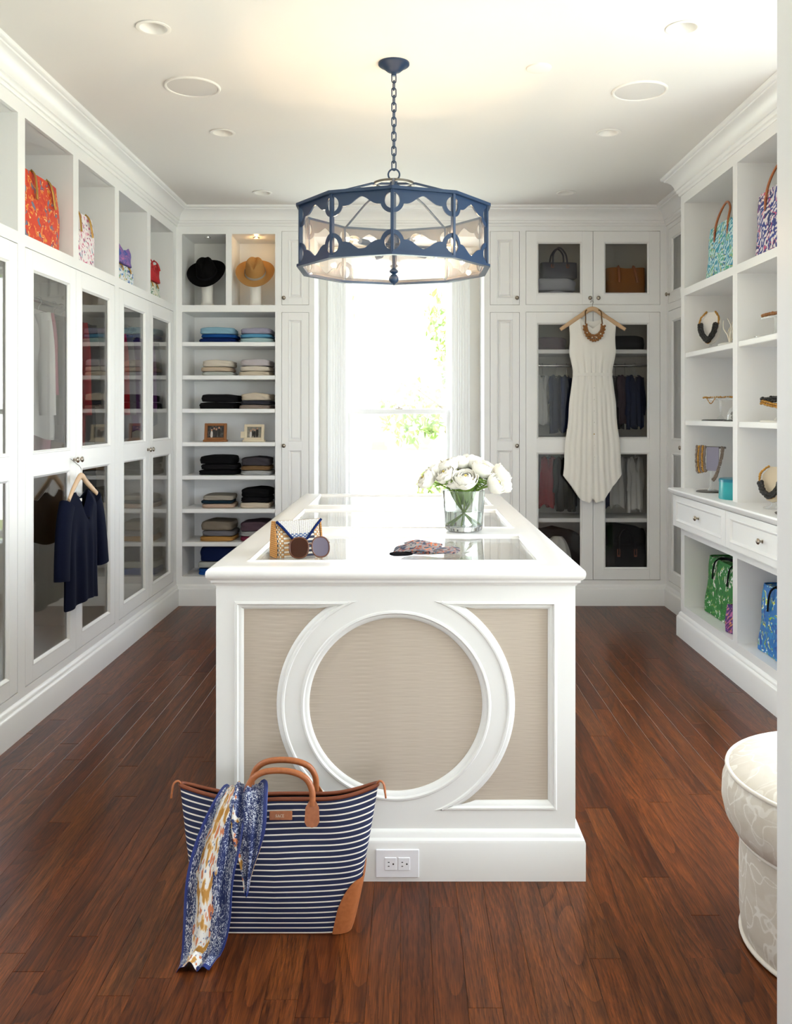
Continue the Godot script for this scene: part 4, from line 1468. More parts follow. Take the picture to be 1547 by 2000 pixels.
# front and back of a hanging garment, joined at the side seams. y = 0 where neck and shoulder meet
func garment(m: Mb, sh: float, slope: float, neck_w: float, neck_d: float, depth: float, width: Callable, hem: Callable, folds: float, k: float, fold_from: float, nu := 40, nv := 26):
	for side in [1.0, -1.0]:
		var fn := func(u: float, v: float) -> Vector3:
			var s: float = (u * 2.0 - 1.0) * side
			var x0 := absf(s) * sh
			var top := -slope * maxf(0.0, x0 - neck_w)
			if x0 < neck_w:
				top = -(neck_d if side > 0 else neck_d * 0.3) * pow(1.0 - x0 / neck_w, 0.8)
			var y := lerpf(top, -float(hem.call(s)), v)
			var w: float = lerpf(sh, width.call(y), smoothstep(0.0, 0.25, v))
			var fl := smoothstep(-fold_from, -fold_from - 0.25, y)
			var swell := depth * sqrt(maxf(0.0, 1.0 - s * s)) * smoothstep(-0.02, 0.14, v * 1.2)
			var z: float = side * (0.004 * (1.0 - absf(s)) + swell) + side * folds * (sin(s * k + y * 2.0) + 0.9 * sin(s * k * 0.47 + 1.3 - y * 1.2) + 0.7 * sin(s * k * 0.23 + 0.4)) * fl * (1.0 - s * s * 0.6)
			if k > 20.0:                 # gathers above the waist of the dress
				z += side * 0.0032 * (sin(s * 22.0) + 0.5 * sin(s * 37.0)) * exp(-pow((y + 0.385) / 0.10, 2.0)) * (1.0 - s * s)
			return Vector3(s * w * (1.0 + 0.02 * fl * sin(y * 19.0)), y, z)
		m.surf(nu, nv, fn, false, 0.0016)

func simple_garment(label: String, category: String, called: String, at: Vector3, turn: float, mt: Material, sh: float, len_: float, hem_w: float, sleeve: float, group: String, seed_: int, hook_turn := 0.0) -> Node3D:
	var t := thing(called, label, category, at, turn, group)
	var m := Mb.new()
	var ragged := func(s: float) -> float: return len_ + 0.018 * sin(s * 5.0 + seed_)
	var wid := func(y: float) -> float: return lerpf(sh, hem_w, clampf(-y / len_, 0.0, 1.0))
	garment(m, sh, 0.32, sh * 0.42, 0.09, 0.022, wid, ragged, 0.010, 9.0 + seed_ % 5, 0.05, 24, 16)
	obj("bodice" if category == "dress" else "body", m, mt, t)
	if sleeve > 0.0:
		for s in [-1.0, 1.0]:
			var k := Mb.new()
			k.tube(smooth_path([Vector3(s * sh * 0.86, -sh * 0.20, 0), Vector3(s * sh * 0.96, -sh * 0.20 - sleeve * 0.3, 0), Vector3(s * sh * 1.0, -sh * 0.20 - sleeve * 0.65, 0.01), Vector3(s * sh * 1.0, -sh * 0.20 - sleeve, 0)], 4), minf(0.042, sh * 0.28), 10, false, 0.5, Vector3(0, 0, 1))
			obj("sleeve", k, mt, t)
	var hk := Mb.new()
	var hb := Basis(Vector3.UP, hook_turn)
	hk.tube(smooth_path([Vector3(0, -0.05, 0), Vector3(0.002, 0.03, 0), Vector3(0.014, 0.050, 0), Vector3(0.0185, 0.068, 0), Vector3(0.013, 0.082, 0), Vector3(0, 0.0875, 0), Vector3(-0.013, 0.082, 0), Vector3(-0.0185, 0.068, 0)].map(func(q): return hb * q), 4), 0.0018, 6)
	hk.tube(smooth_path([Vector3(-sh * 0.9, -sh * 0.2, 0), Vector3(0, -0.012, 0), Vector3(sh * 0.9, -sh * 0.2, 0)], 5), 0.005, 6)
	obj("hanger", hk, M["steel"], t)
	return t

func coat_hanger(label: String, at: Vector3, turn: float, reach: float, drop: float, hook: Array) -> Node3D:
	var t := thing("coat_hanger", label, "hanger", at, turn)
	var pts := smooth_path([Vector3(-reach, -drop, 0.012), Vector3(-reach * 0.72, -drop * 0.70, 0.005), Vector3(-reach * 0.36, -drop * 0.33, 0), Vector3(-reach * 0.10, -0.006, 0), Vector3(reach * 0.10, -0.006, 0), Vector3(reach * 0.36, -drop * 0.33, 0), Vector3(reach * 0.72, -drop * 0.70, 0.005), Vector3(reach, -drop, 0.012)], 6)
	var rad := PackedFloat32Array()
	for i in pts.size():
		var s := absf(i / float(pts.size() - 1) * 2.0 - 1.0)
		rad.append(0.017 - 0.005 * s * s)
	var w := Mb.new()
	w.tube(pts, rad, 12, false, 0.5, Vector3(0, 0, 1))
	obj("shoulder_bar", w, M["hanger wood"], t)
	var h := Mb.new()
	h.tube(smooth_path(hook, 6), 0.0019, 8)
	obj("hook", h, M["steel"], t)
	return t


func striped_bag():
	var t := thing("tote_bag", "large navy and cream striped canvas tote with tan leather corners on the floor", "bag", Vector3(-0.355, 0, -2.452))
	var hgt := 0.338
	var ring := func(u: float, v: float, out: float) -> Vector3:
		var a := TAU * u
		var hx := lerpf(0.198, 0.270, pow(v, 0.85))
		var hz := lerpf(0.084, 0.016, v * v * 0.5 + v * 0.5) + 0.020 * sin(PI * v)
		var c := cos(a); var s := sin(a)
		var e := lerpf(0.30, 0.55, v)
		var x := se(c, e) * (hx + out)
		var wav := 0.006 * sin(x * 24.0 + v * 4.0) * v
		return Vector3(x, 0.004 + v * (hgt - 0.014 + 0.034 * pow(absf(x) / 0.27, 3.0)), se(s, e) * (hz + out) + wav)
	var b := Mb.new()
	b.surf(96, 30, func(u: float, v: float) -> Vector3: return ring.call(u, v, 0.0), true, 0.003, Vector2(1, 1))
	obj("canvas", b, M["striped canvas"], t)
	var foot := PackedVector2Array()
	for i in 64:
		var q: Vector3 = ring.call(i / 64.0, 0.0, 0.0)
		foot.append(Vector2(q.x, q.z))
	obj("bottom", prism_mesh(foot, 0.0, 0.006, plan()), M["dark leather"], t)
	# leather over the four lower corners, its upper edge a falling curve
	for sx in [1.0, -1.0]:
		for sz in [1.0, -1.0]:
			var p := Mb.new()
			p.surf(20, 10, func(u: float, v: float) -> Vector3:
				var a := lerpf(-0.03, 0.187, u)
				var lim := 0.40 * sqrt(maxf(0.0, 1.0 - pow(clampf((a - 0.085) / 0.102, 0.0, 1.0), 2.4)))
				var q: Vector3 = ring.call(a, v * lim, 0.006)
				return Vector3(q.x * sx, q.y - 0.002, q.z * sz), false, 0.0025)
			obj("leather_corner", p, M["tan leather"], t)
	var rim := PackedVector3Array()
	for i in 72: rim.append(ring.call(i / 72.0, 1.0, 0.002))
	var tr := Mb.new()
	tr.tube(rim, 0.0055, 8, true)
	obj("top_binding", tr, M["dark leather"], t)
	for s in [1.0, -1.0]:
		var hd := Mb.new()
		var z0: float = s * 0.044
		hd.tube(smooth_path([Vector3(-0.083, 0.325, z0 + s * 0.006), Vector3(-0.082, 0.358, z0), Vector3(-0.066, 0.394, z0 * 0.9), Vector3(-0.030, 0.413, z0 * 0.85), Vector3(0.030, 0.414, z0 * 0.85), Vector3(0.075, 0.398, z0 * 0.9), Vector3(0.095, 0.366, z0), Vector3(0.097, 0.325, z0 + s * 0.006)], 8), 0.0085, 12)
		obj("handle", hd, M["tan leather"], t)
		for x in [-0.083, 0.097]:
			var tab := PackedVector2Array([Vector2(-0.009, 0.030), Vector2(-0.018, 0.014), Vector2(-0.020, -0.022), Vector2(-0.014, -0.033), Vector2(0.0, -0.036), Vector2(0.014, -0.033), Vector2(0.020, -0.022), Vector2(0.018, 0.014), Vector2(0.009, 0.030)])
			obj("handle_tab", prism_mesh(tab, 0.0, 0.005, Transform3D(Basis(Vector3.RIGHT, -s * 0.16 if s > 0 else 0.16), Vector3(x, 0.308, z0 + (0.009 if s > 0 else -0.013)))), M["tan leather"], t)
	var lab := Mb.new()
	lab.box(Vector3(-0.031, -0.0115, -0.001), Vector3(0.031, 0.0115, 0.003), 0.0015, Transform3D(Basis(Vector3.RIGHT, -0.16), Vector3(0.012, 0.300, 0.0505)))
	var patch := obj("name_patch", lab, M["tan leather"], t)
	var tx := TextMesh.new()
	var fnt := SystemFont.new()
	fnt.font_names = PackedStringArray(["Droid Serif"])
	tx.font = fnt
	tx.text = "SACE"
	tx.font_size = 16
	tx.pixel_size = 0.0006
	tx.depth = 0.0006
	var lt := obj("lettering", tx, M["cream wood"], patch, Vector3(0.010, 0.3002, 0.0543))
	lt.rotation.x = -0.16
	for s in [-1.0, 1.0]:
		var zp := Mb.new()
		zp.tube(smooth_path([Vector3(s * 0.268, 0.360, 0), Vector3(s * 0.276, 0.374, 0.004), Vector3(s * 0.288, 0.368, 0.008), Vector3(s * 0.292, 0.346, 0.010), Vector3(s * 0.294, 0.330, 0.010)], 5), 0.0045, 8, false, 0.6)
		obj("zip_pull", zp, M["tan leather"], t)
	# the scarf, two falls of one cloth over the rim
	var sc := Mb.new()
	var fall := func(path: PackedVector3Array, widths: Callable, k: float, amp: float, u0: float, u1: float):
		var from := sc.uv.size()
		sc.surf(40, 48, func(u: float, v: float) -> Vector3:
			var f := v * (path.size() - 1)
			var i := mini(int(f), path.size() - 2)
			var c := path[i].lerp(path[i + 1], f - i)
			var d := (path[i + 1] - path[i]).normalized()
			var n := Vector3.RIGHT.cross(d).normalized()
			if n.z < 0.0 and n.y < 0.3: n = -n
			var s := u * 2.0 - 1.0
			var w: float = widths.call(v)
			var pl := sin(s * k + v * 3.0) * 0.7 + 0.5 * sin(s * k * 1.9 + 1.0 - v * 5.0)
			var away := Vector3(0, absf(n.y), absf(n.z) + 0.05).normalized()
			return c + Vector3(s * w, 0, 0) + away * (amp * (pl + 1.2) * (0.35 + 0.65 * minf(1.0, w / 0.05))) + Vector3(0, -0.014 * s * s * v * signf(k), 0), false, 0.0012)
		for i in range(from, sc.uv.size()):
			sc.uv[i] = Vector2(lerpf(u0, u1, sc.uv[i].x), sc.uv[i].y)
	fall.call(smooth_path([Vector3(-0.466, 0.330, -2.458), Vector3(-0.466, 0.356, -2.442), Vector3(-0.474, 0.345, -2.405), Vector3(-0.494, 0.27, -2.358), Vector3(-0.512, 0.18, -2.322), Vector3(-0.514, 0.08, -2.290), Vector3(-0.524, 0.012, -2.262), Vector3(-0.535, 0.003, -2.205)], 6), func(v: float) -> float: return lerpf(0.026, 0.062, smoothstep(0.1, 0.5, v)) * (1.0 - 0.30 * smoothstep(0.65, 1.0, v)), 5.0, 0.0125, 0.0, 1.0)
	fall.call(smooth_path([Vector3(-0.436, 0.330, -2.458), Vector3(-0.430, 0.362, -2.438), Vector3(-0.422, 0.350, -2.400), Vector3(-0.420, 0.28, -2.362), Vector3(-0.420, 0.20, -2.345), Vector3(-0.424, 0.118, -2.338)], 6), func(v: float) -> float: return 0.006 + 0.040 * smoothstep(0.0, 0.35, v) * (1.0 - smoothstep(0.55, 1.0, v)), -6.0, 0.010, 0.55, 1.0)
	meta(obj("scarf", sc, M["scarf silk"]), "navy, white and ochre printed silk scarf draped over the striped tote onto the floor", "scarf")
	# socket on the plinth
	var o := thing("outlet", "white double power outlet plate on the island plinth", "outlet", Vector3(-0.0315, 0.0555, -2.634))
	obj("plate", boxm(Vector3(-0.064, -0.0415, 0), Vector3(0.064, 0.0415, 0.006), 0.002), M["outlet plastic"], o)
	for s in [-1.0, 1.0]:
		var f := obj("receptacle", boxm(Vector3(s * 0.020 - 0.0175, -0.019, 0.005), Vector3(s * 0.020 + 0.0175, 0.019, 0.0085), 0.0015), M["outlet plastic"], o)
		var sl := Mb.new()
		sl.box(Vector3(s * 0.020 - 0.008, 0.004, 0.0083), Vector3(s * 0.020 - 0.003, 0.0065, 0.0088))
		sl.box(Vector3(s * 0.020 - 0.008, -0.0075, 0.0083), Vector3(s * 0.020 - 0.003, -0.005, 0.0088))
		sl.tube(PackedVector3Array([Vector3(s * 0.020 + 0.008, 0, 0.0083), Vector3(s * 0.020 + 0.008, 0, 0.0088)]), 0.0026, 10)
		obj("slots", sl, M["slot"], f)


func island_top_things():
	var top := 0.9287
	# straw clutch
	M["woven straw"].uv1_scale = Vector3(1, 1, 1)
	M["white straw"].uv1_scale = Vector3(8, 8, 1)
	var c := thing("clutch_bag", "woven straw clutch with a navy edged pointed flap on the island", "bag", Vector3(-0.364, top - 0.008, -2.905), 0.50)
	var w := 0.155; var h := 0.115; var d := 0.06
	var b := Mb.new()
	b.body(48, 10, func(u: float, v: float) -> Vector3:
		var a := TAU * u
		var y := h * (v - 0.0)
		var pin := lerpf(1.0, 0.45, smoothstep(0.25, 1.0, v))
		return Vector3(se(cos(a), 0.22) * w / 2, y, se(sin(a), 0.30) * d / 2 * pin), Vector2(2, 1))
	obj("body", b, M["woven straw"], c)
	for s in [-1.0, 1.0]:
		var g := Mb.new()
		g.prism(PackedVector2Array([Vector2(-d / 2 + 0.002, 0.001), Vector2(d / 2 - 0.002, 0.001), Vector2(d / 2 - 0.001, h * 0.3), Vector2(d / 2 * 0.55, h * 0.85), Vector2(d * 0.18, h + 0.001), Vector2(-d * 0.18, h + 0.001), Vector2(-d / 2 * 0.55, h * 0.85), Vector2(-d / 2 + 0.001, h * 0.3)]), -0.001, 0.004, Transform3D(Basis(Vector3.UP, s * PI / 2), Vector3(s * w / 2, 0, 0)))
		obj("gusset", g, M["tan straw"], c)
	M["tan straw"].uv1_scale = Vector3(14, 14, 1)
	var lean := Transform3D(Basis(Vector3.RIGHT, -0.16), Vector3(0, h + 0.002, d * 0.14 + 0.006))
	var fl := PackedVector2Array([Vector2(-w / 2, 0), Vector2(w / 2, 0), Vector2(w * 0.36, -0.022), Vector2(0.024, -0.060), Vector2(0, -0.066), Vector2(-0.024, -0.060), Vector2(-w * 0.36, -0.022)])
	obj("flap", prism_mesh(fl, 0.004, 0.009, lean), M["white straw"], c)
	var ed := Mb.new()
	ed.tube(PackedVector3Array([lean * Vector3(-w / 2, -0.001, 0.009), lean * Vector3(-w * 0.36, -0.023, 0.009), lean * Vector3(-0.024, -0.061, 0.009), lean * Vector3(0, -0.067, 0.009), lean * Vector3(0.024, -0.061, 0.009), lean * Vector3(w * 0.36, -0.023, 0.009), lean * Vector3(w / 2, -0.001, 0.009)]), 0.0042, 8)
	obj("flap_edging", ed, M["ink blue"], c)
	# sunglasses leaning on it
	var g := thing("sunglasses", "brown sunglasses with large round lenses leaning against the straw clutch", "sunglasses", Vector3(-0.312, top - 0.008, -2.838), 0.30)
	for s in [-1.0, 1.0]:
		var lf := Transform3D(Basis(Vector3.UP, s * 0.24) * Basis(Vector3.RIGHT, -0.22), Vector3(s * 0.035, 0.036, -absf(s) * 0.004))
		var loop := PackedVector3Array()
		var poly := PackedVector2Array()
		for i in 32:
			var a := TAU * i / 32
			var q := Vector2(se(cos(a), 0.85) * 0.030, se(sin(a), 0.85) * 0.032)
			poly.append(q)
			loop.append(lf * Vector3(q.x, q.y, 0))
		var rm := Mb.new()
		rm.tube(loop, 0.0026, 8, true)
		obj("rim", rm, M["tortoise"], g)
		obj("lens", prism_mesh(poly, -0.0012, 0.0008, lf), M["amber lens"] if s < 0 else M["grey lens"], g)
		var arm := Mb.new()
		arm.tube(smooth_path([lf * Vector3(s * 0.031, 0.012, 0), Vector3(s * 0.064, 0.046, -0.03), Vector3(s * 0.050, 0.040, -0.070), Vector3(s * 0.036, 0.012, -0.098)], 5), 0.0024, 6)
		obj("temple", arm, M["tortoise"], g)
	var br := Mb.new()
	br.tube(smooth_path([Vector3(-0.008, 0.044, -0.001), Vector3(0, 0.048, 0.002), Vector3(0.008, 0.044, -0.001)], 5), 0.0024, 6)
	obj("bridge", br, M["tortoise"], g)
	# printed pouch and a dark case peeping out from under it
	var p := thing("silk_pouch", "folded red and blue printed silk pouch lying on the island glass", "pouch", Vector3(0.072, top - 0.0085, -2.945), -0.20)
	M["silk print"].uv1_scale = Vector3(3.2, 3.2, 3.2)
	var pm := Mb.new()
	pm.body(48, 12, func(u: float, v: float) -> Vector3:
		var a := TAU * u
		var r := pow(maxf(0.0, 1.0 - pow(absf(v * 2.0 - 1.0), 2.6)), 0.4)
		var x := se(cos(a), 0.5) * 0.100 * (0.25 + 0.75 * r); var z := se(sin(a), 0.5) * 0.062 * (0.25 + 0.75 * r)
		return Vector3(x, 0.010 + 0.011 * (v * 2.0 - 1.0) * (0.7 + 0.3 * sin(x * 40.0 + z * 50.0)) + 0.002, z), Vector2(2, 1))
	obj("body", pm, M["silk print"], p)
	var pf := Mb.new()
	pf.surf(20, 12, func(u: float, v: float) -> Vector3:
		var x := lerpf(-0.098, 0.030, u) + 0.01 * sin(v * 5.0)
		return Vector3(x, 0.023 + 0.010 * sin(u * PI) + 0.003 * sin(v * 9.0 + u * 6.0) - 0.013 * smoothstep(0.7, 1.0, v), lerpf(-0.052, 0.072, v)), false, 0.004, Vector2(1.2, 1.2))
	obj("flap", pf, M["silk print"], p)
	var cs := Mb.new()
	cs.ball(Vector3(0, 0.007, 0), Vector3(0.040, 0.007, 0.018), 24, 10, 0.7)
	meta(obj("glasses_case", cs, M["soft black"], null, Vector3(-0.022, top - 0.0082, -2.90), 0.22), "slim black glasses case at the left end of the silk pouch", "case")
	# vase
	var v := thing("glass_vase", "clear glass cylinder vase half full of water on the island", "vase", Vector3(0.218, 0.9287 - 0.0005, -3.56))
	v.position.z = -3.485
	var gl := Mb.new()
	gl.lathe([Vector2(0, 0), Vector2(0.066, 0), Vector2(0.071, 0.003), Vector2(0.074, 0.014), Vector2(0.0825, 0.156), Vector2(0.0805, 0.1575), Vector2(0.0785, 0.156), Vector2(0.0705, 0.022), Vector2(0.066, 0.018), Vector2(0, 0.018)], 64)
	obj("vessel", gl, M["vase glass"], v)
	var wt := Mb.new()
	wt.lathe([Vector2(0, 0.0185), Vector2(0.0655, 0.0185), Vector2(0.0698, 0.0225), Vector2(0.0730, 0.076), Vector2(0, 0.0765)], 64)
	obj("water", wt, M["water"], v)
	peonies(v.position)


func peonies(at: Vector3):
	var rng := RandomNumberGenerator.new()
	rng.seed = 12
	var blooms := []
	for k in 3:
		var m := Mb.new()
		var layers := [[3, 0.012, 0.50, 2.75, 0.95], [5, 0.0185, 0.45, 2.45, 0.80], [6, 0.025, 0.40, 2.20, 0.66], [8, 0.0305, 0.35, 1.98, 0.52], [9, 0.035, 0.40, 1.70, 0.47]]
		for li in layers.size():
			var L: Array = layers[li]
			for i in L[0]:
				var th0: float = TAU * i / L[0] + li * 0.7 + rng.randf_range(-0.15, 0.15) + k
				var rr: float = L[1] * rng.randf_range(0.93, 1.07)
				var top: float = L[3] + rng.randf_range(-0.14, 0.14)
				var ph := rng.randf() * 6.0
				m.surf(8, 8, func(u: float, w: float) -> Vector3:
					var s := u * 2.0 - 1.0
					var phi: float = lerpf(0.30, top - 0.22 * s * s - 0.05 * sin(s * 6.0 + ph), w)
					var th: float = th0 + s * L[4] * 1.35 * pow(sin(PI * clampf(0.12 + 0.62 * w, 0.0, 1.0)), 0.6)
					var r: float = rr * (1.0 + 0.10 * pow(w, 4.0) * (1.0 if li > 2 else -0.5) - 0.05 * s * s + 0.02 * sin(s * 5.0 + ph) * w)
					return Vector3(sin(phi) * cos(th) * r, -cos(phi) * r * 0.92 - 0.004, sin(phi) * sin(th) * r), false, 0.0006)
		blooms.append(m.mesh())
	var heart := Mb.new()
	heart.ball(Vector3(0, 0.007, 0), Vector3(0.0055, 0.006, 0.0055), 10, 6)
	var heart_mesh := heart.mesh()
	var spots := [[-0.154, 0.205, 0.02, "farthest left in the bunch"], [-0.078, 0.226, 0.050, "left of the front middle one"], [0.002, 0.212, 0.072, "large, at the front middle of the bunch"], [-0.014, 0.276, -0.020, "at the top, just left of the middle"], [0.034, 0.278, -0.030, "at the top, just right of the middle"], [0.076, 0.248, 0.018, "right of the top, above the leaves"], [0.126, 0.188, 0.050, "low on the right, above the vase rim"], [0.158, 0.226, 0.000, "upper of the two at the far right"], [-0.116, 0.246, -0.010, "high on the left of the bunch"], [-0.064, 0.262, 0.000, "between the top ones and the left ones"], [-0.038, 0.205, 0.040, "low, tucked left behind the front one"], [0.168, 0.186, -0.020, "farthest right in the bunch"], [0.100, 0.238, -0.085, "at the back right of the bunch"], [-0.080, 0.236, -0.090, "at the back left of the bunch"], [0.018, 0.246, -0.100, "at the back middle of the bunch"]]
	for i in spots.size():
		var q: Array = spots[i]
		var c := Vector3(q[0], q[1], q[2])
		var t := thing("peony", "white peony in the glass vase, " + q[3], "flower", at, 0.0, "white peonies in the vase")
		var dir := (c - Vector3(0, 0.10, 0)).normalized()
		var turn := Basis(Quaternion(Vector3.UP, dir)) * Basis(Vector3.UP, rng.randf() * TAU)
		var o := obj("bloom", blooms[i % 3], M["petal"], t)
		o.transform = Transform3D(turn.scaled(Vector3.ONE * (rng.randf_range(1.10, 1.22) if i != 2 else 1.32)), c)
		var hm := obj("heart", heart_mesh, M["pollen"], t)
		hm.transform = Transform3D(turn, c)
		var a := atan2(c.z, c.x) + rng.randf_range(-0.4, 0.4)
		var out := Vector3(cos(a), 0, sin(a))
		var sm := Mb.new()
		sm.tube(smooth_path([c - dir * 0.008, out * 0.055 + Vector3(0, 0.155, 0), out * 0.012 + Vector3(0, 0.085, 0), -out * 0.052 + Vector3(0, 0.024, 0)], 7), 0.0028, 7)
		obj("stem", sm, M["stem"], t)
		for k in 3:
			var la := a + rng.randf_range(-0.9, 0.9)
			var lo := Vector3(cos(la), 0, sin(la)); var side := Vector3(-sin(la), 0, cos(la))
			var root := lo * rng.randf_range(0.018, 0.032) + Vector3(0, rng.randf_range(0.085, 0.11), 0)
			var reach := rng.randf_range(0.060, 0.092)
			var up := rng.randf_range(0.075, 0.105)
			var lm := Mb.new()
			lm.surf(4, 9, func(u: float, w: float) -> Vector3:
				var s := u * 2.0 - 1.0
				var wd := 0.019 * sin(PI * pow(w, 0.7) * 0.97 + 0.03) * (1.0 - 0.25 * absf(sin(w * 11.0)))
				return root + lo * (reach * w * w) + side * (s * wd) + Vector3(0, up * sin(w * 2.0) / 0.95 + 0.004 * absf(s), 0), false, 0.0006)
			obj("leaf", lm, M["leaf"], t)


# ---------------------------------------------------------------- on the shelves left of the window

func folded(label: String, mt: Material, at: Vector3, w: float, h: float, d: float, group: String, seed_: int, called := "sweater") -> MeshInstance3D:
	var m := Mb.new()
	m.body(40, 14, func(u: float, v: float) -> Vector3:
		var a := TAU * u
		var k := v * 2.0 - 1.0
		var r := pow(maxf(0.0, 1.0 - pow(absf(k), 4.0)), 0.25) * (1.0 - 0.035 * exp(-pow((k + 0.05) / 0.16, 2.0)))
		r = maxf(r, 0.55 if v > 0.0 and v < 1.0 else 0.5)
		var x := se(cos(a), 0.34) * w / 2 * (0.90 + 0.10 * r); var z := se(sin(a), 0.34) * d / 2 * (0.88 + 0.12 * r)
		var crown := v * h * (1.0 + 0.24 * cos(x / w * 2.6) - 0.18) + v * h * 0.05 * sin(x * 37.0 + seed_) * sin(z * 21.0 + seed_ * 2.0)
		return Vector3(x * (1.0 + 0.012 * sin(seed_ + k * 5.0)), crown, z + 0.003 * sin(x * 45.0 + seed_ + k * 4.0)))
	var o := obj(called, m, mt, null, at, sin(seed_ * 12.9) * 0.05)
	meta(o, label, called.replace("_", " "), group)
	return o

func back_left_things():
	var shelf_names := ["top sweater shelf", "second sweater shelf", "shelf above the photo frames", "", "shelf below the photo frames", "second shelf below photo frames", "third shelf below photo frames", "lowest shelf"]
	var stacks := [
		[0, -1.393, 0.272, [["ink blue", 0.032], ["royal blue", 0.024], ["light blue", 0.046]]],
		[0, -1.113, 0.246, [["pale aqua", 0.032], ["sky blue", 0.025], ["lavender grey", 0.040]]],
		[1, -1.400, 0.236, [["pale grey", 0.028], ["beige", 0.030], ["ivory", 0.046]]],
		[1, -1.118, 0.232, [["cream", 0.030], ["ivory", 0.034], ["lilac white", 0.046]]],
		[2, -1.385, 0.272, [["black", 0.046], ["soft black", 0.052]]],
		[2, -1.112, 0.232, [["taupe", 0.027], ["charcoal", 0.028], ["cream", 0.050]]],
		[4, -1.390, 0.276, [["black", 0.036], ["soft black", 0.036], ["black", 0.056]]],
		[4, -1.116, 0.232, [["silver grey", 0.031], ["brown", 0.030], ["dark grey", 0.056]]],
		[5, -1.398, 0.240, [["blush", 0.030], ["petrol", 0.020], ["stone", 0.034]]],
		[5, -1.116, 0.228, [["cream", 0.038], ["soft black", 0.034], ["black", 0.058]]],
		[6, -1.392, 0.246, [["camel", 0.034], ["mid grey", 0.036], ["mouse", 0.062]]],
		[6, -1.110, 0.236, [["maroon", 0.032], ["silver grey", 0.032], ["plum", 0.064]]],
		[7, -1.392, 0.290, [["bright blue", 0.046], ["pale grey", 0.042], ["navy", 0.100]]]]
	var rank := {2: ["bottom", "top"], 3: ["bottom", "middle", "top"]}
	var seed_ := 1
	for s in stacks:
		var y: float = 1.901 - 0.2413 * s[0] + 0.0006
		if s[0] == 7: y = 0.2086
		var list: Array = s[3]
		for k in list.size():
			var words: String = rank[list.size()][k]
			var side := "left" if s[1] < -1.25 else "right"
			folded("%s folded sweater, %s in the %s stack, %s" % [list[k][0], words, side, shelf_names[s[0]]], M[list[k][0]], Vector3(s[1] + 0.006 * sin(seed_ * 3.7), y, ZB - 0.185 + 0.004 * sin(seed_ * 5.1)), s[2] * (1.0 if k == 0 else 0.955 if k == 1 else 0.93), list[k][1], 0.27, "folded sweaters on the white shelves", seed_)
			y += list[k][1] * 1.11 + 0.0008
			seed_ += 1
	# hats on their stands
	for q in [[-1.482, "hat black", "black wide-brimmed felt hat on a white head stand in the left cubby", "white head-shaped stand under the black hat", 0.06], [-1.126, "hat camel", "camel wide-brimmed felt hat on a white head stand in the right cubby", "white head-shaped stand under the camel hat", -0.05]]:
		var at := Vector3(q[0], 2.1675, ZB - 0.15)
		var st := Mb.new()
		st.lathe([Vector2(0, 0), Vector2(0.058, 0), Vector2(0.060, 0.006), Vector2(0.050, 0.014), Vector2(0.043, 0.035), Vector2(0.041, 0.07), Vector2(0.042, 0.105), Vector2(0.042, 0.15), Vector2(0.037, 0.20), Vector2(0.034, 0.24), Vector2(0.022, 0.264), Vector2(0, 0.270)], 28)
		meta(obj("head_stand", st, M["plaster"], null, at), q[3], "stand", "head stands in the hat cubbies")
		var h := thing("felt_hat", q[2], "hat", at + Vector3(0.004, 0.248, 0.035), 0.0, "felt hats in the cubbies")
		h.rotation = Vector3(0.86, 0.0, q[4])
		var hm := Mb.new()
		hm.surf(72, 26, func(u: float, v: float) -> Vector3:
			var a := TAU * u
			var c := cos(a); var s := sin(a)
			if v < 0.55:                                   # crown, from the top down
				var f := v / 0.55
				var r := 0.074 * pow(f, 0.42) * (0.86 + 0.14 * f)
				var x := c * r; var z := s * r * 1.18
				var y := 0.112 * (1.0 - pow(f, 5.0)) 
				y -= 0.024 * exp(-pow(x / 0.016, 2.0)) * (1.0 - smoothstep(0.35, 0.85, f))
				var pinch := exp(-pow((z - 0.055) / 0.03, 2.0)) * (1.0 - smoothstep(0.75, 1.0, f))
				return Vector3(x * (1.0 - 0.32 * pinch), y, z)
			var g := (v - 0.55) / 0.45
			var rr := lerpf(0.074, 0.140, g)
			var rz := lerpf(0.074 * 1.18, 0.150, g)
			return Vector3(c * rr, 0.002 + 0.016 * g * g * (c * c) - 0.010 * g * s * s + 0.008 * g * g, s * rz), true, 0.003)
		obj("felt", hm, M[q[1]], h)
		var band := Mb.new()
		band.surf(64, 2, func(u: float, v: float) -> Vector3:
			var a := TAU * u
			return Vector3(cos(a) * 0.0755, 0.006 + 0.018 * v, sin(a) * 0.0755 * 1.18), true, 0.002)
		obj("hat_band", band, M["soft black"] if q[1] == "hat black" else M["stone"], h)
	# small spot lamps in the tops of the cubbies
	for q in [[-1.473, "small round lamp in the top of the black hat's cubby", false], [-1.116, "small lit round lamp in the top of the camel hat's cubby", true]]:
		var pk := Mb.new()
		pk.lathe([Vector2(0, -0.006), Vector2(0.016, -0.006), Vector2(0.016, 0.0), Vector2(0, 0.0)], 20)
		var rg := Mb.new()
		rg.lathe([Vector2(0.016, 0), Vector2(0.016, -0.008), Vector2(0.023, -0.007), Vector2(0.024, 0), Vector2(0.016, 0)], 24)
		var t := thing("puck_light", q[1], "lamp", Vector3(q[0], 2.68, ZB - 0.12), 0.0, "puck lights in the hat cubbies")
		obj("ring", rg, M["steel"], t)
		obj("lens", pk, M["puck lens"] if q[2] else M["puck lens off"], t)
		if q[2]:
			var l := OmniLight3D.new()
			l.name = "puck_light_source"
			l.light_color = Color(1.0, 0.80, 0.52)
			l.light_energy = 0.007
			l.light_size = 0.016
			l.omni_range = 8.0
			l.omni_attenuation = 2.0
			l.shadow_enabled = true
			t.add_child(l)
			l.position = Vector3(0, -0.026, 0)
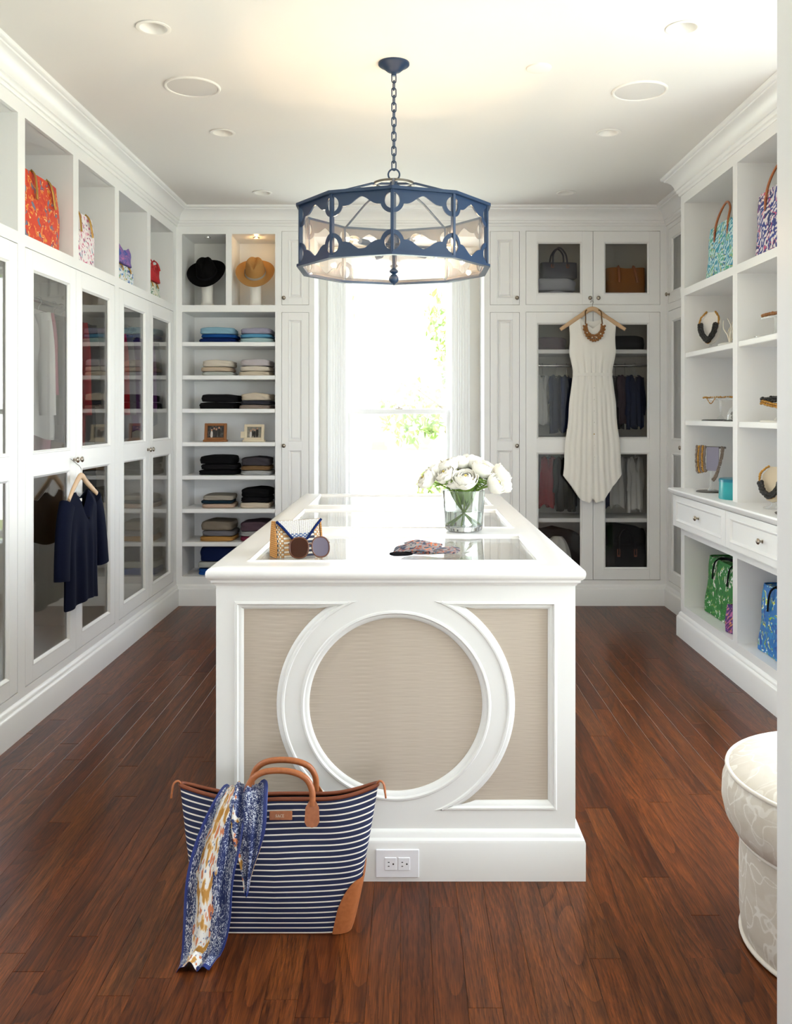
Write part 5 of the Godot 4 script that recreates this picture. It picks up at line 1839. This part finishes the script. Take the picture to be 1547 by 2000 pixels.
	# photo frames
	for q in [[-1.409, "brown wooden photo frame standing on the left of the sweater shelves", "brown wood", 0.163, 0.128, 0, -0.02], [-1.128, "cream carved photo frame standing on the right of the sweater shelves", "cream wood", 0.150, 0.120, 1, -0.14]]:
		var t := thing("photo_frame", q[1], "photo frame", Vector3(q[0], 1.1775, ZB - 0.085), q[6], "photo frames on the shelf")
		var w: float = q[3]; var h: float = q[4]
		var tilt := Transform3D(Basis(Vector3.RIGHT, -0.14), Vector3(0, 0.008, 0))
		var m := Mb.new()
		for s in [-1.0, 1.0]:
			m.box(Vector3(s * w / 2, 0, -0.008), Vector3(s * (w / 2 - 0.021), h, 0.008), 0.003, tilt)
		m.box(Vector3(-w / 2 + 0.02, 0, -0.008), Vector3(w / 2 - 0.02, 0.023, 0.008), 0.003, tilt)
		m.box(Vector3(-w / 2 + 0.02, h - 0.019, -0.008), Vector3(w / 2 - 0.02, h, 0.008), 0.003, tilt)
		obj("frame", m, M[q[2]], t)
		obj("ledge", boxm(Vector3(-w / 2 - 0.006, 0, -0.03), Vector3(w / 2 + 0.006, 0.016, 0.022), 0.004), M[q[2]], t)
		var ph := Mb.new()
		ph.box(Vector3(-w / 2 + 0.01, 0.01, -0.0075), Vector3(w / 2 - 0.01, h - 0.01, -0.005), 0.0, tilt)
		obj("backing", ph, M["soft black"], t)
		var pic := Mb.new()
		var x0 := -w / 2 + 0.020; var x1 := w / 2 - 0.020
		pic.quad(tilt * Vector3(x0, 0.022, -0.004), tilt * Vector3(x1, 0.022, -0.004), tilt * Vector3(x1, h - 0.018, -0.004), tilt * Vector3(x0, h - 0.018, -0.004), -1, Vector2(0, 1), Vector2(1, 1), Vector2(1, 0), Vector2(0, 0))
		obj("photograph", pic, M["snapshot %d" % q[5]], t)
		if q[5] == 1:
			var sm := Mb.new()
			sm.box(Vector3(-0.098, 0.016, 0.006), Vector3(-0.058, 0.066, 0.014), 0.003, tilt)
			obj("carved_panel", sm, M["cream wood"], t)


func back_right_things():
	var hx := 1.321
	# the dress
	coat_hanger("pale wooden hanger holding the white dress on the wardrobe doors", Vector3(hx, 2.134, -6.378), 0.0, 0.232, 0.150, [Vector3(0, -0.012, 0), Vector3(0, 0.030, 0), Vector3(0.010, 0.050, -0.016), Vector3(0, 0.062, -0.036), Vector3(-0.006, 0.052, -0.0515)])
	var t := thing("dress", "long sleeveless white linen dress with handkerchief hem hanging on the wardrobe", "dress", Vector3(hx, 2.066, -6.378))
	var m := Mb.new()
	var wid := func(y: float) -> float:
		if y > -0.11: return lerpf(0.166, 0.150, -y / 0.11)
		if y > -0.225: return lerpf(0.150, 0.166, (-y - 0.11) / 0.115)
		if y > -0.41: return lerpf(0.166, 0.139, smoothstep(0.225, 0.40, -y))
		return lerpf(0.139, 0.212, pow((-y - 0.41) / 0.71, 0.85))
	var hem := func(s: float) -> float:
		var a := absf(s + 0.02)
		if a < 0.10: return lerpf(1.285, 1.318, a / 0.10)
		if a < 0.34: return lerpf(1.318, 1.300, (a - 0.10) / 0.24)
		if a < 0.64: return lerpf(1.300, 1.205, (a - 0.34) / 0.30)
		return lerpf(1.205, 1.120, (a - 0.64) / 0.36)
	M["dress linen"].metallic_specular = 0.2
	garment(m, 0.166, 0.30, 0.088, 0.075, 0.030, wid, hem, 0.0030, 31.0, 0.42, 110, 64)
	obj("gown", m, M["dress linen"], t)
	var belt := Mb.new()
	belt.surf(40, 3, func(u: float, v: float) -> Vector3:
		var s := u * 2.0 - 1.0
		return Vector3(s * 0.141, -0.392 - 0.022 * v, 0.036 * sqrt(maxf(0.0, 1.0 - s * s)) + 0.002), false, 0.002)
	obj("waistband", belt, M["dress linen"], t)
	for k in 7:
		var bt := Mb.new()
		bt.ball(Vector3(0.002, -0.50 - 0.082 * k, 0.047), Vector3(0.0045, 0.0045, 0.003), 10, 6)
		obj("button", bt, M["plaster"] if k != 4 else M["brass"], t)
	# the amber necklace hung over the hanger
	var nk := thing("necklace", "chunky amber bead bib necklace hanging on the white dress", "necklace", Vector3(hx, 2.066, -6.328))
	var cord := Mb.new()
	for s in [-1.0, 1.0]:
		cord.tube(smooth_path([Vector3(s * 0.040, 0.060, -0.048), Vector3(s * 0.056, 0.045, -0.026), Vector3(s * 0.057, 0.0, -0.012), Vector3(s * 0.060, -0.045, -0.002)], 5), 0.0045, 7)
	obj("cord", cord, M["brown"], nk)
	var rng := RandomNumberGenerator.new()
	rng.seed = 5
	mat("amber bead", "8e5a22", 0.3)
	mat("crystal bead", "e6dccb", 0.12)
	var bd := Mb.new(); var cr := Mb.new()
	for row in 3:
		for i in 31:
			var f := i / 30.0 * 2.0 - 1.0
			var a := f * 1.75
			var rad := 0.054 + 0.0130 * row + (0.006 if row == 2 and i % 2 == 0 else 0.0)
			var q := Vector3(sin(a) * rad * (1.0 - 0.06 * row), -0.062 - cos(a) * rad * 1.22 + 0.004 * row * absf(f), 0.003 + 0.002 * row)
			if absf(f) > 0.90 and row > 0: continue
			if row == 1 and i in [7, 13, 17, 22]: cr.ball(q + Vector3(0, 0, 0.003), Vector3(0.006, 0.006, 0.004), 10, 6)
			else: bd.ball(q, Vector3(0.0080, 0.0080, 0.0055) * (0.85 + 0.3 * rng.randf()), 9, 6)
	obj("beads", bd, M["amber bead"], nk)
	obj("crystals", cr, M["crystal bead"], nk)
	# clothes inside the wardrobe
	var g := "clothes hanging in the glazed wardrobe"
	var z := -6.632
	for q in [["white cotton", "white blouse hanging behind the upper left wardrobe pane", "blouse", 1.000, 1.741, 0.55, 0.36, 0.075, 0.20, 0.062], ["navy", "navy top hanging beside the white blouse in the wardrobe", "top", 1.105, 1.741, 0.95, 0.42, 0.10, 0.20, 0.10], ["ink blue", "dark blue top behind the upper left pane, nearest the dress", "top", 1.180, 1.741, 1.2, 0.42, 0.14, 0.22, 0.13], ["soft black", "black jacket behind the upper right wardrobe pane, nearest the dress", "jacket", 1.475, 1.741, 0.70, 0.36, 0.115, 0.28, 0.105], ["black", "black top in the middle of the upper right wardrobe pane", "top", 1.545, 1.741, 0.80, 0.39, 0.115, 0.28, 0.11], ["plum", "dark plum top behind the upper right wardrobe pane", "top", 1.615, 1.741, 0.95, 0.35, 0.11, 0.22, 0.11], ["navy", "navy jacket behind the upper right wardrobe pane, nearest its right edge", "jacket", 1.690, 1.741, 0.75, 0.39, 0.11, 0.28, 0.10], ["red", "red sleeveless top hanging behind the lower left wardrobe pane", "top", 1.045, 1.135, 0.40, 0.37, 0.085, 0.0, 0.062], ["soft black", "black blouse beside the red top in the wardrobe", "blouse", 1.150, 1.135, 0.9, 0.39, 0.11, 0.24, 0.11], ["black", "black top behind the lower left wardrobe pane, nearest the dress", "top", 1.215, 1.135, 1.45, 0.39, 0.16, 0.2], ["ink blue", "navy blue top behind the lower right pane, beside the white shirts", "top", 1.455, 1.135, 1.1, 0.37, 0.15, 0.0], ["white cotton", "white shirt behind the lower right wardrobe pane, left of two", "shirt", 1.565, 1.135, 0.55, 0.37, 0.085, 0.24, 0.075], ["white cotton", "white shirt behind the lower right wardrobe pane, right of two", "shirt", 1.690, 1.135, 0.65, 0.40, 0.085, 0.24, 0.075]]:
		simple_garment(q[1], q[2], q[2], Vector3(q[3], q[4] - 0.068, z), q[5], M[q[0]], q[9] if q.size() > 9 else 0.150, q[6], q[7], q[8], g, int(q[3] * 97.0), PI / 2 - q[5])
	# things lying on the wardrobe shelves
	folded("dark plum knit folded on the wardrobe's upper shelf, left pane", M["plum"], Vector3(1.05, 1.8496, -6.63), 0.24, 0.09, 0.24, "knits on the wardrobe shelf", 51, "knit")
	folded("black knit folded on the wardrobe's upper shelf, right pane", M["soft black"], Vector3(1.60, 1.8496, -6.63), 0.28, 0.10, 0.24, "knits on the wardrobe shelf", 52, "knit")
	folded("black heap added to darken the back of the wardrobe floor, left pane", M["soft black"], Vector3(1.09, 0.1785, -6.735), 0.42, 0.33, 0.09, "", 71, "added_dark_heap")  # filler added so the wardrobe looks dark inside
	folded("black heap added to darken the back of the wardrobe floor, right pane", M["black"], Vector3(1.58, 0.1785, -6.735), 0.42, 0.36, 0.09, "", 72, "added_dark_heap")  # second filler, added to blacken the right pane
	var cr2 := Mb.new()
	cr2.body(40, 12, func(u: float, v: float) -> Vector3:
		var a := TAU * u
		var r := 0.13 * sqrt(maxf(0.02, 1.0 - v * v * 0.92)) * (1.0 + 0.10 * sin(a * 7.0 + v * 3.0))
		return Vector3(cos(a) * r * 0.9 + 0.02 * v, v * 0.30, sin(a) * r * 0.62))
	meta(obj("shirt", cr2, M["white cotton"], null, Vector3(1.08, 0.1785, -6.565)), "white shirt bundled on the wardrobe floor behind the lower left pane", "shirt")
	tote("handbag", "black handbag on the wardrobe floor behind the lower right pane", Vector3(1.60, 0.1785, -6.57), 0.0, 0.28, 0.24, 0.14, M["soft black"], M["soft black"], "up")
	# upper cupboard
	folded("silver grey satin cushion lying flat behind the top left wardrobe pane", M["grey satin"], Vector3(1.075, 2.1656, -6.62), 0.34, 0.105, 0.28, "", 61, "cushion")
	folded("pale satin cushion lying on the silver one behind the top left pane", M["grey satin"], Vector3(1.065, 2.283, -6.63), 0.33, 0.085, 0.27, "", 62, "cushion")
	tote("handbag", "slate grey slouchy handbag on the cushions behind the top left pane", Vector3(1.12, 2.385, -6.64), 0.1, 0.26, 0.115, 0.11, M["slate bag"], M["slate bag"], "up")
	tote("handbag", "tan suede bag behind the top right wardrobe pane", Vector3(1.60, 2.1656, -6.60), 0.08, 0.285, 0.29, 0.13, M["tan suede"], M["tan leather"], "down", "", 1.0, 0.1)
	# in the corner cabinet
	tote("handbag", "black handbag in the top of the corner cabinet", Vector3(1.985, 2.1656, -6.05), -PI / 2, 0.24, 0.24, 0.12, M["soft black"], M["soft black"], "up")


func left_things():
	var fl := 2.1652
	var zc := XL - 0.10
	tote("tote_bag", "orange marbled tote bag in the open cubby nearest the camera", Vector3(zc, fl, -4.175), PI / 2, 0.44, 0.320, 0.13, M["orange print"], M["brass"], "down", "bags in the left cubbies")
	tote("tote_bag", "white tote bag with pink flecks in the cubby beside the orange one", Vector3(zc, fl, -4.718), PI / 2, 0.350, 0.270, 0.12, M["pink print"], M["brass"], "down", "bags in the left cubbies")
	tote("pouch", "blue and white patterned soft pouch in the third left cubby, under the violet one", Vector3(zc, fl, -5.36), PI / 2, 0.36, 0.105, 0.16, M["blue lace print"], M["brass"], "box", "bags in the left cubbies")
	tote("pouch", "violet and blue slouchy bag on top of the patterned pouch", Vector3(zc + 0.005, fl + 0.113, -5.35), PI / 2 + 0.04, 0.34, 0.115, 0.14, M["violet print"], M["violet print"], "", "bags in the left cubbies", 1.1, 1.0)
	tote("pouch", "white and green dotted pouch in the cubby nearest the corner, under the red bag", Vector3(zc, fl, -5.965), PI / 2, 0.30, 0.095, 0.16, M["green dot print"], M["brass"], "box", "bags in the left cubbies")
	tote("pouch", "red slouchy bag on top of the dotted pouch, nearest the corner", Vector3(zc + 0.005, fl + 0.103, -5.97), PI / 2 - 0.04, 0.29, 0.135, 0.14, M["red print"], M["red print"], "down", "bags in the left cubbies", 1.1, 0.8)
	# navy jacket on the knobs
	coat_hanger("pale wooden hanger hooked on the cabinet knob, holding the navy jacket", Vector3(-1.615, 1.078, -4.40), PI / 2, 0.19, 0.105, [Vector3(0, -0.010, 0), Vector3(0, 0.035, 0), Vector3(-0.02, 0.060, -0.015), Vector3(-0.042, 0.080, -0.030), Vector3(-0.055, 0.086, -0.034)])
	var t := thing("jacket", "navy three-quarter sleeved jacket hanging on the left cabinet door", "jacket", Vector3(-1.615, 1.004, -4.40), PI / 2)
	var m := Mb.new()
	var wid := func(y: float) -> float: return lerpf(0.195, 0.198, clampf(-y / 0.54, 0.0, 1.0))
	var hem := func(s: float) -> float: return 0.545 - 0.012 * cos(s * 3.0)
	garment(m, 0.205, 0.36, 0.080, 0.112, 0.034, wid, hem, 0.007, 13.0, 0.06, 60, 36)
	obj("body", m, M["jacket navy"], t)
	for s in [-1.0, 1.0]:
		var k := Mb.new()
		k.tube(smooth_path([Vector3(s * 0.180, -0.055, 0), Vector3(s * 0.220, -0.13, 0.002), Vector3(s * 0.252, -0.26, 0.006), Vector3(s * 0.270, -0.40, 0.010)], 7), 0.058, 16, false, 0.55, Vector3(0, 0, 1))
		obj("sleeve", k, M["jacket navy"], t)
	for k in 5:
		var b := Mb.new()
		b.ball(Vector3(0.002, -0.135 - 0.055 * k, 0.041), Vector3(0.005, 0.005, 0.003), 10, 6)
		obj("button", b, M["soft black"], t)
	obj("neck_label", boxm(Vector3(-0.022, -0.055, -0.006), Vector3(0.022, -0.040, -0.0035)), M["plaster"], t)
	# clothes behind the glass of the left wall
	var g := "clothes hanging behind the left wall's glass"
	for q in [["soft black", "long black coat behind the left wall glass, nearest the camera", "coat", -4.05, 1.58, 0.2, 0.50], ["white cotton", "white blouse behind the glass, above the navy jacket and left of it", "blouse", -4.36, 0.64, 0.23, 0.50], ["rose", "rose pink blouse just behind the white one, its hem showing below", "blouse", -4.44, 0.72, 0.20, 0.40], ["mouse", "grey brown top with the rose blouse, behind the first full glass door", "top", -4.56, 0.66, 0.21, 0.55], ["brown", "brown dress hanging behind the navy jacket's door", "dress", -4.70, 1.20, 0.22, 0.3], ["red", "red top behind the second glass door from the camera", "top", -4.90, 0.72, 0.20, 0.5], ["soft black", "black dress beside the red top behind the second glass door", "dress", -5.01, 0.95, 0.21, 0.45], ["red", "red blouse behind the third glass door, next to a denim one", "blouse", -5.56, 0.74, 0.20, 0.5], ["mid grey", "grey denim shirt behind the third glass door", "shirt", -5.70, 0.70, 0.21, 0.5], ["violet", "violet blouse behind the glass door nearest the corner", "blouse", -6.17, 0.66, 0.20, 0.48], ["soft black", "black jacket behind the glass door nearest the corner", "jacket", -6.28, 0.62, 0.20, 0.46]]:
		simple_garment(q[1], q[2], q[2], Vector3(XL - 0.28, 1.912, q[3]), 0.10 * sin(q[3] * 40.0), M[q[0]], 0.18, q[4], q[5] - 0.02, q[6], g, int(-q[3] * 31.0))


# ---------------------------------------------------------------- on the right-hand shelves

func jewel_string(m: Mb, path: Array, rows: int, r: float, gap: float, rng: RandomNumberGenerator, lift := 0.0):
	var pts := smooth_path(path, 10)
	for row in rows:
		for i in range(0, pts.size(), 1):
			var d := (pts[mini(i + 1, pts.size() - 1)] - pts[maxi(i - 1, 0)]).normalized()
			var n := Vector3(d.y, -d.x, 0)
			if n.y > 0: n = -n
			m.ball(pts[i] + n * (gap * row) + Vector3(rng.randf_range(-1, 1), rng.randf_range(-1, 1), lift) * r * 0.25, Vector3.ONE * r * rng.randf_range(0.8, 1.15), 8, 5)

func bust_stand(label: String, at: Vector3, turn: float, w: float, h: float, mt: Material):
	var t := thing("necklace_stand", label, "stand", at, turn, "necklace busts on the right shelves")
	var poly := PackedVector2Array()
	for q in [[0.0, 0.16], [0.22, 0.20], [0.40, 0.34], [0.50, 0.62], [0.46, 0.80], [0.30, 0.92], [0.20, 1.0]]: poly.append(Vector2(q[0] * w, q[1] * h))
	for i in range(poly.size() - 1, 0, -1): poly.append(Vector2(-poly[i].x, poly[i].y))
	obj("bust", prism_mesh(poly, -0.012, 0.0, Transform3D(Basis(Vector3.RIGHT, -0.18), Vector3(0, 0, 0.02))), mt, t)
	var b := Mb.new()
	b.lathe([Vector2(0, 0), Vector2(w * 0.36, 0), Vector2(w * 0.36, 0.006), Vector2(w * 0.12, 0.014), Vector2(0.008, 0.03), Vector2(0.007, h * 0.24), Vector2(0, h * 0.24)], 24)
	obj("foot", b, M["acrylic"], t)

func bar_stand(label: String, at: Vector3, turn: float, w: float, h: float, plate: Material, bar: Material) -> Node3D:
	var t := thing("jewelry_stand", label, "stand", at, turn, "bar stands on the right shelves")
	var b := Mb.new()
	b.lathe([Vector2(0, 0), Vector2(w * 0.42, 0), Vector2(w * 0.42, 0.005), Vector2(w * 0.38, 0.008), Vector2(0, 0.008)], 32)
	obj("base_plate", b, plate, t)
	var s := Mb.new()
	s.lathe([Vector2(0, 0.008), Vector2(0.020, 0.008), Vector2(0.016, 0.018), Vector2(0.007, 0.03), Vector2(0.006, h * 0.6), Vector2(0.010, h * 0.9), Vector2(0.006, h), Vector2(0, h)], 20)
	obj("stem", s, M["acrylic"], t)
	var k := Mb.new()
	k.tube(PackedVector3Array([Vector3(-w / 2, h, 0), Vector3(w / 2, h, 0)]), 0.006, 10)
	obj("bar", k, bar, t)
	return t

func right_things():
	var R := -PI / 2
	tote("tote_bag", "aqua patterned tote with tan handles in the right top cubby", Vector3(XR + 0.105, 2.1532, -4.945), R, 0.47, 0.290, 0.15, M["aqua print"], M["tan leather"], "up", "tote bags on the right shelves", 0.92)
	tote("tote_bag", "indigo and pink patterned tote with tan handle, partly behind the door lining", Vector3(XR + 0.105, 2.1532, -4.225), R, 0.48, 0.312, 0.15, M["indigo print"], M["tan leather"], "up", "tote bags on the right shelves", 1.0)
	tote("box_bag", "green leaf patterned box tote in the low cubby on the right", Vector3(XR + 0.215, 0.1972, -5.12), R, 0.60, 0.325, 0.25, M["green print"], M["soft black"], "box", "box totes in the low cubbies")
	tote("pouch", "small purple speckled bag in front of the green box tote", Vector3(XR + 0.095, 0.1972, -4.79), R + 0.3, 0.17, 0.150, 0.10, M["purple net print"], M["purple net print"], "", "", 1.0, 0.3)
	tote("box_bag", "blue and lime floral box tote in the low cubby beside the divider", Vector3(XR + 0.185, 0.1972, -4.27), R, 0.52, 0.325, 0.24, M["blue floral print"], M["soft black"], "box", "box totes in the low cubbies")
	var rng := RandomNumberGenerator.new()
	rng.seed = 8
	var look := R + 0.75                            # the stands face the doorway
	# top jewellery shelf
	bust_stand("white necklace bust on the upper right shelf", Vector3(1.80, 1.7572, -5.30), look, 0.13, 0.235, M["plaster"])
	var n1 := thing("necklace", "black and gold bead necklace on the white bust, upper right shelf", "necklace", Vector3(1.80, 1.7572, -5.30) + Vector3(sin(look), 0, cos(look)) * 0.030, look)
	var gb := Mb.new(); var bb := Mb.new()
	jewel_string(gb, [Vector3(-0.028, 0.232, -0.036), Vector3(-0.058, 0.19, -0.018), Vector3(-0.052, 0.12, 0.0), Vector3(0, 0.045, 0.004), Vector3(0.052, 0.12, 0.0), Vector3(0.058, 0.19, -0.018), Vector3(0.028, 0.232, -0.036)], 1, 0.0065, 0.0, rng)
	jewel_string(bb, [Vector3(-0.060, 0.155, -0.002), Vector3(-0.048, 0.10, 0.004), Vector3(0, 0.050, 0.008), Vector3(0.048, 0.10, 0.004), Vector3(0.060, 0.155, -0.002)], 3, 0.0075, -0.011, rng, 1.5)
	obj("gold_beads", gb, M["gold beads"], n1)
	obj("black_beads", bb, M["black beads"], n1)
	var co := thing("coral_stand", "white branching coral ornament on the upper right shelf", "ornament", Vector3(1.80, 1.7572, -4.98))
	var cb := Mb.new()
	cb.ball(Vector3(0, 0.012, 0), Vector3(0.062, 0.012, 0.070), 24, 8, 0.8)
	obj("base", cb, M["plaster"], co)
	var branch := Mb.new()
	for i in 14:
		var a := rng.randf() * TAU; var r := rng.randf_range(0.03, 0.075); var h := rng.randf_range(0.11, 0.20)
		branch.tube(smooth_path([Vector3(0, 0.02, 0), Vector3(cos(a) * r * 0.3, h * 0.45, sin(a) * r * 0.3), Vector3(cos(a) * r * 0.8, h * 0.7, sin(a) * r * 0.8), Vector3(cos(a + 0.3) * r, h, sin(a + 0.3) * r)], 4), PackedFloat32Array(range(13).map(func(k): return 0.0055 - 0.0003 * k)), 6)
	obj("branches", branch, M["coral"], co)
	var st := bar_stand("clear bar stand on the upper right shelf beside the divider", Vector3(1.80, 1.7572, -4.36), R + 0.2, 0.24, 0.105, M["acrylic"], M["acrylic"])
	var br := Mb.new()
	jewel_string(br, [Vector3(-0.11, 0.117, 0.0), Vector3(-0.04, 0.119, 0.0), Vector3(0.04, 0.119, 0.0), Vector3(0.11, 0.117, 0.0)], 1, 0.0085, 0.0, rng)
	obj("bracelet", br, M["amber bead"], null, st.position, st.rotation.y).set_meta("label", "amber bead bracelet lying along the clear bar stand")
	get_node("bracelet").set_meta("category", "bracelet")
	# middle shelf
	var s2 := bar_stand("clear bar stand with a dark base on the middle right shelf", Vector3(1.81, 1.3422, -5.16), look - 0.2, 0.25, 0.125, M["black tray"], M["acrylic"])
	var ch := Mb.new()
	jewel_string(ch, [Vector3(-0.12, 0.136, 0.002), Vector3(0, 0.137, 0.002), Vector3(0.12, 0.136, 0.002)], 1, 0.0055, 0.0, rng)
	jewel_string(ch, [Vector3(-0.09, 0.13, 0.010), Vector3(-0.06, 0.10, 0.012), Vector3(-0.03, 0.13, 0.010)], 1, 0.003, 0.0, rng)
	var c2 := obj("necklace", ch, M["gold beads"], null, s2.position, s2.rotation.y)
	meta(c2, "thin gold bead chain wound on the dark based stand", "necklace")
	var bell := thing("glass_dish", "small glass dome with dark beads on the middle right shelf", "dish", Vector3(1.80, 1.3422, -4.86))
	var bl := Mb.new()
	bl.lathe([Vector2(0, 0.006), Vector2(0.062, 0.006), Vector2(0.060, 0.03), Vector2(0.045, 0.065), Vector2(0.020, 0.085), Vector2(0.008, 0.090), Vector2(0.009, 0.104), Vector2(0, 0.106)], 28)
	obj("dome", bl, M["acrylic"], bell)
	var bp := Mb.new()
	bp.lathe([Vector2(0, 0), Vector2(0.075, 0), Vector2(0.076, 0.005), Vector2(0, 0.0055)], 28)
	obj("plate", bp, M["black tray"], bell)
	var bt := Mb.new()
	for i in 40: bt.ball(Vector3(rng.randf_range(-0.03, 0.03), 0.012 + rng.randf() * 0.035, rng.randf_range(-0.03, 0.03)), Vector3.ONE * 0.0065, 8, 5)
	obj("beads", bt, M["black beads"], bell)
	var s3 := bar_stand("glass stand with a white base on the middle right shelf beside the divider", Vector3(1.80, 1.3422, -4.33), look - 0.3, 0.20, 0.10, M["plaster"], M["acrylic"])
	var n3 := Mb.new(); var n4 := Mb.new()
	jewel_string(n3, [Vector3(-0.10, 0.113, 0.004), Vector3(-0.03, 0.118, 0.006), Vector3(0.05, 0.12, 0.006), Vector3(0.10, 0.115, 0.004)], 2, 0.009, 0.012, rng)
	jewel_string(n4, [Vector3(-0.09, 0.105, 0.012), Vector3(0.0, 0.085, 0.014), Vector3(0.09, 0.06, 0.012)], 2, 0.007, 0.012, rng)
	var nn := thing("necklace", "heavy black and gold necklace heaped on the white based glass stand", "necklace", s3.position, s3.rotation.y)
	obj("black_beads", n3, M["black beads"], nn)
	obj("gold_beads", n4, M["gold beads"], nn)
	# on the worktop
	var s4 := bar_stand("tall glass bar stand on the right worktop beside the teal box", Vector3(1.775, 0.9242, -5.22), look - 0.15, 0.20, 0.262, M["pewter"], M["pewter"])
	var n5 := thing("necklace", "beige and grey bead necklaces hanging from the tall bar stand", "necklace", s4.position, s4.rotation.y)
	var ga := Mb.new()
	for i in 5:
		var x := -0.088 + 0.014 * i
		var gs := Mb.new()
		jewel_string(gs, [Vector3(x, 0.266, 0.012), Vector3(x - 0.004, 0.20, 0.014), Vector3(x, 0.13, 0.014), Vector3(x + 0.01, 0.11 + 0.004 * i, 0.014)], 1, 0.0075, 0.0, rng)
		obj("bead_string", gs, M["taupe"] if i % 2 == 0 else M["gold beads"], n5)
	jewel_string(ga, [Vector3(0.085, 0.264, 0.012), Vector3(0.075, 0.20, 0.014), Vector3(0.045, 0.11, 0.014), Vector3(0.02, 0.075, 0.014)], 2, 0.006, 0.010, rng)
	obj("bead_string", ga, M["taupe"], n5)
	obj("silk_fringe", boxm(Vector3(-0.025, 0.125, 0.006), Vector3(0.060, 0.264, 0.010), 0.001), M["lavender grey"], n5)
	var bx := thing("hat_box", "round teal lacquered box with a darker lid on the right worktop", "box", Vector3(1.795, 0.9242, -4.80))
	var bxm := Mb.new()
	bxm.lathe([Vector2(0, 0), Vector2(0.114, 0), Vector2(0.116, 0.006), Vector2(0.112, 0.092), Vector2(0, 0.092)], 48)
	obj("box_body", bxm, M["teal lacquer"], bx)
	var lid := Mb.new()
	lid.lathe([Vector2(0, 0.0925), Vector2(0.115, 0.0925), Vector2(0.115, 0.104), Vector2(0.110, 0.109), Vector2(0.02, 0.112), Vector2(0.012, 0.114), Vector2(0.014, 0.124), Vector2(0, 0.128)], 48)
	obj("lid", lid, M["teal lid"], bx)
	bust_stand("cream necklace bust on the right worktop beside the door lining", Vector3(1.765, 0.9242, -4.30), look - 0.1, 0.135, 0.205, M["cream wood"])
	var n6 := thing("necklace", "black and ivory bead necklace on the cream worktop bust", "necklace", Vector3(1.765, 0.9242, -4.30) + Vector3(sin(look - 0.1), 0, cos(look - 0.1)) * 0.030, look - 0.1)
	var g6 := Mb.new(); var b6 := Mb.new()
	jewel_string(g6, [Vector3(-0.028, 0.203, -0.032), Vector3(-0.060, 0.165, -0.014), Vector3(-0.050, 0.10, 0.0), Vector3(0, 0.052, 0.004), Vector3(0.050, 0.10, 0.0), Vector3(0.060, 0.165, -0.014), Vector3(0.028, 0.203, -0.032)], 1, 0.006, 0.0, rng)
	jewel_string(b6, [Vector3(-0.056, 0.125, 0.0), Vector3(-0.040, 0.085, 0.006), Vector3(0, 0.058, 0.008), Vector3(0.040, 0.085, 0.006), Vector3(0.056, 0.125, 0.0)], 2, 0.010, -0.012, rng, 1.2)
	obj("gold_beads", g6, M["gold beads"], n6)
	obj("black_beads", b6, M["black beads"], n6)
	var tr := Mb.new()
	tr.lathe([Vector2(0, 0), Vector2(0.105, 0), Vector2(0.110, 0.006), Vector2(0.104, 0.006), Vector2(0.1, 0.003), Vector2(0, 0.003)], 40)
	meta(obj("glass_tray", tr, M["pewter"], null, Vector3(1.785, 0.9242, -4.05)), "small round pewter tray on the worktop beside the door lining", "tray")
	var rs := Mb.new()
	rs.lathe([Vector2(0, 0), Vector2(0.030, 0), Vector2(0.026, 0.012), Vector2(0.012, 0.03), Vector2(0.020, 0.055), Vector2(0.026, 0.08), Vector2(0.018, 0.10), Vector2(0, 0.108)], 20)
	meta(obj("ring_stand", rs, M["black beads"], null, Vector3(1.775, 0.9275, -4.06)), "small black ring stand on the pewter tray", "stand")
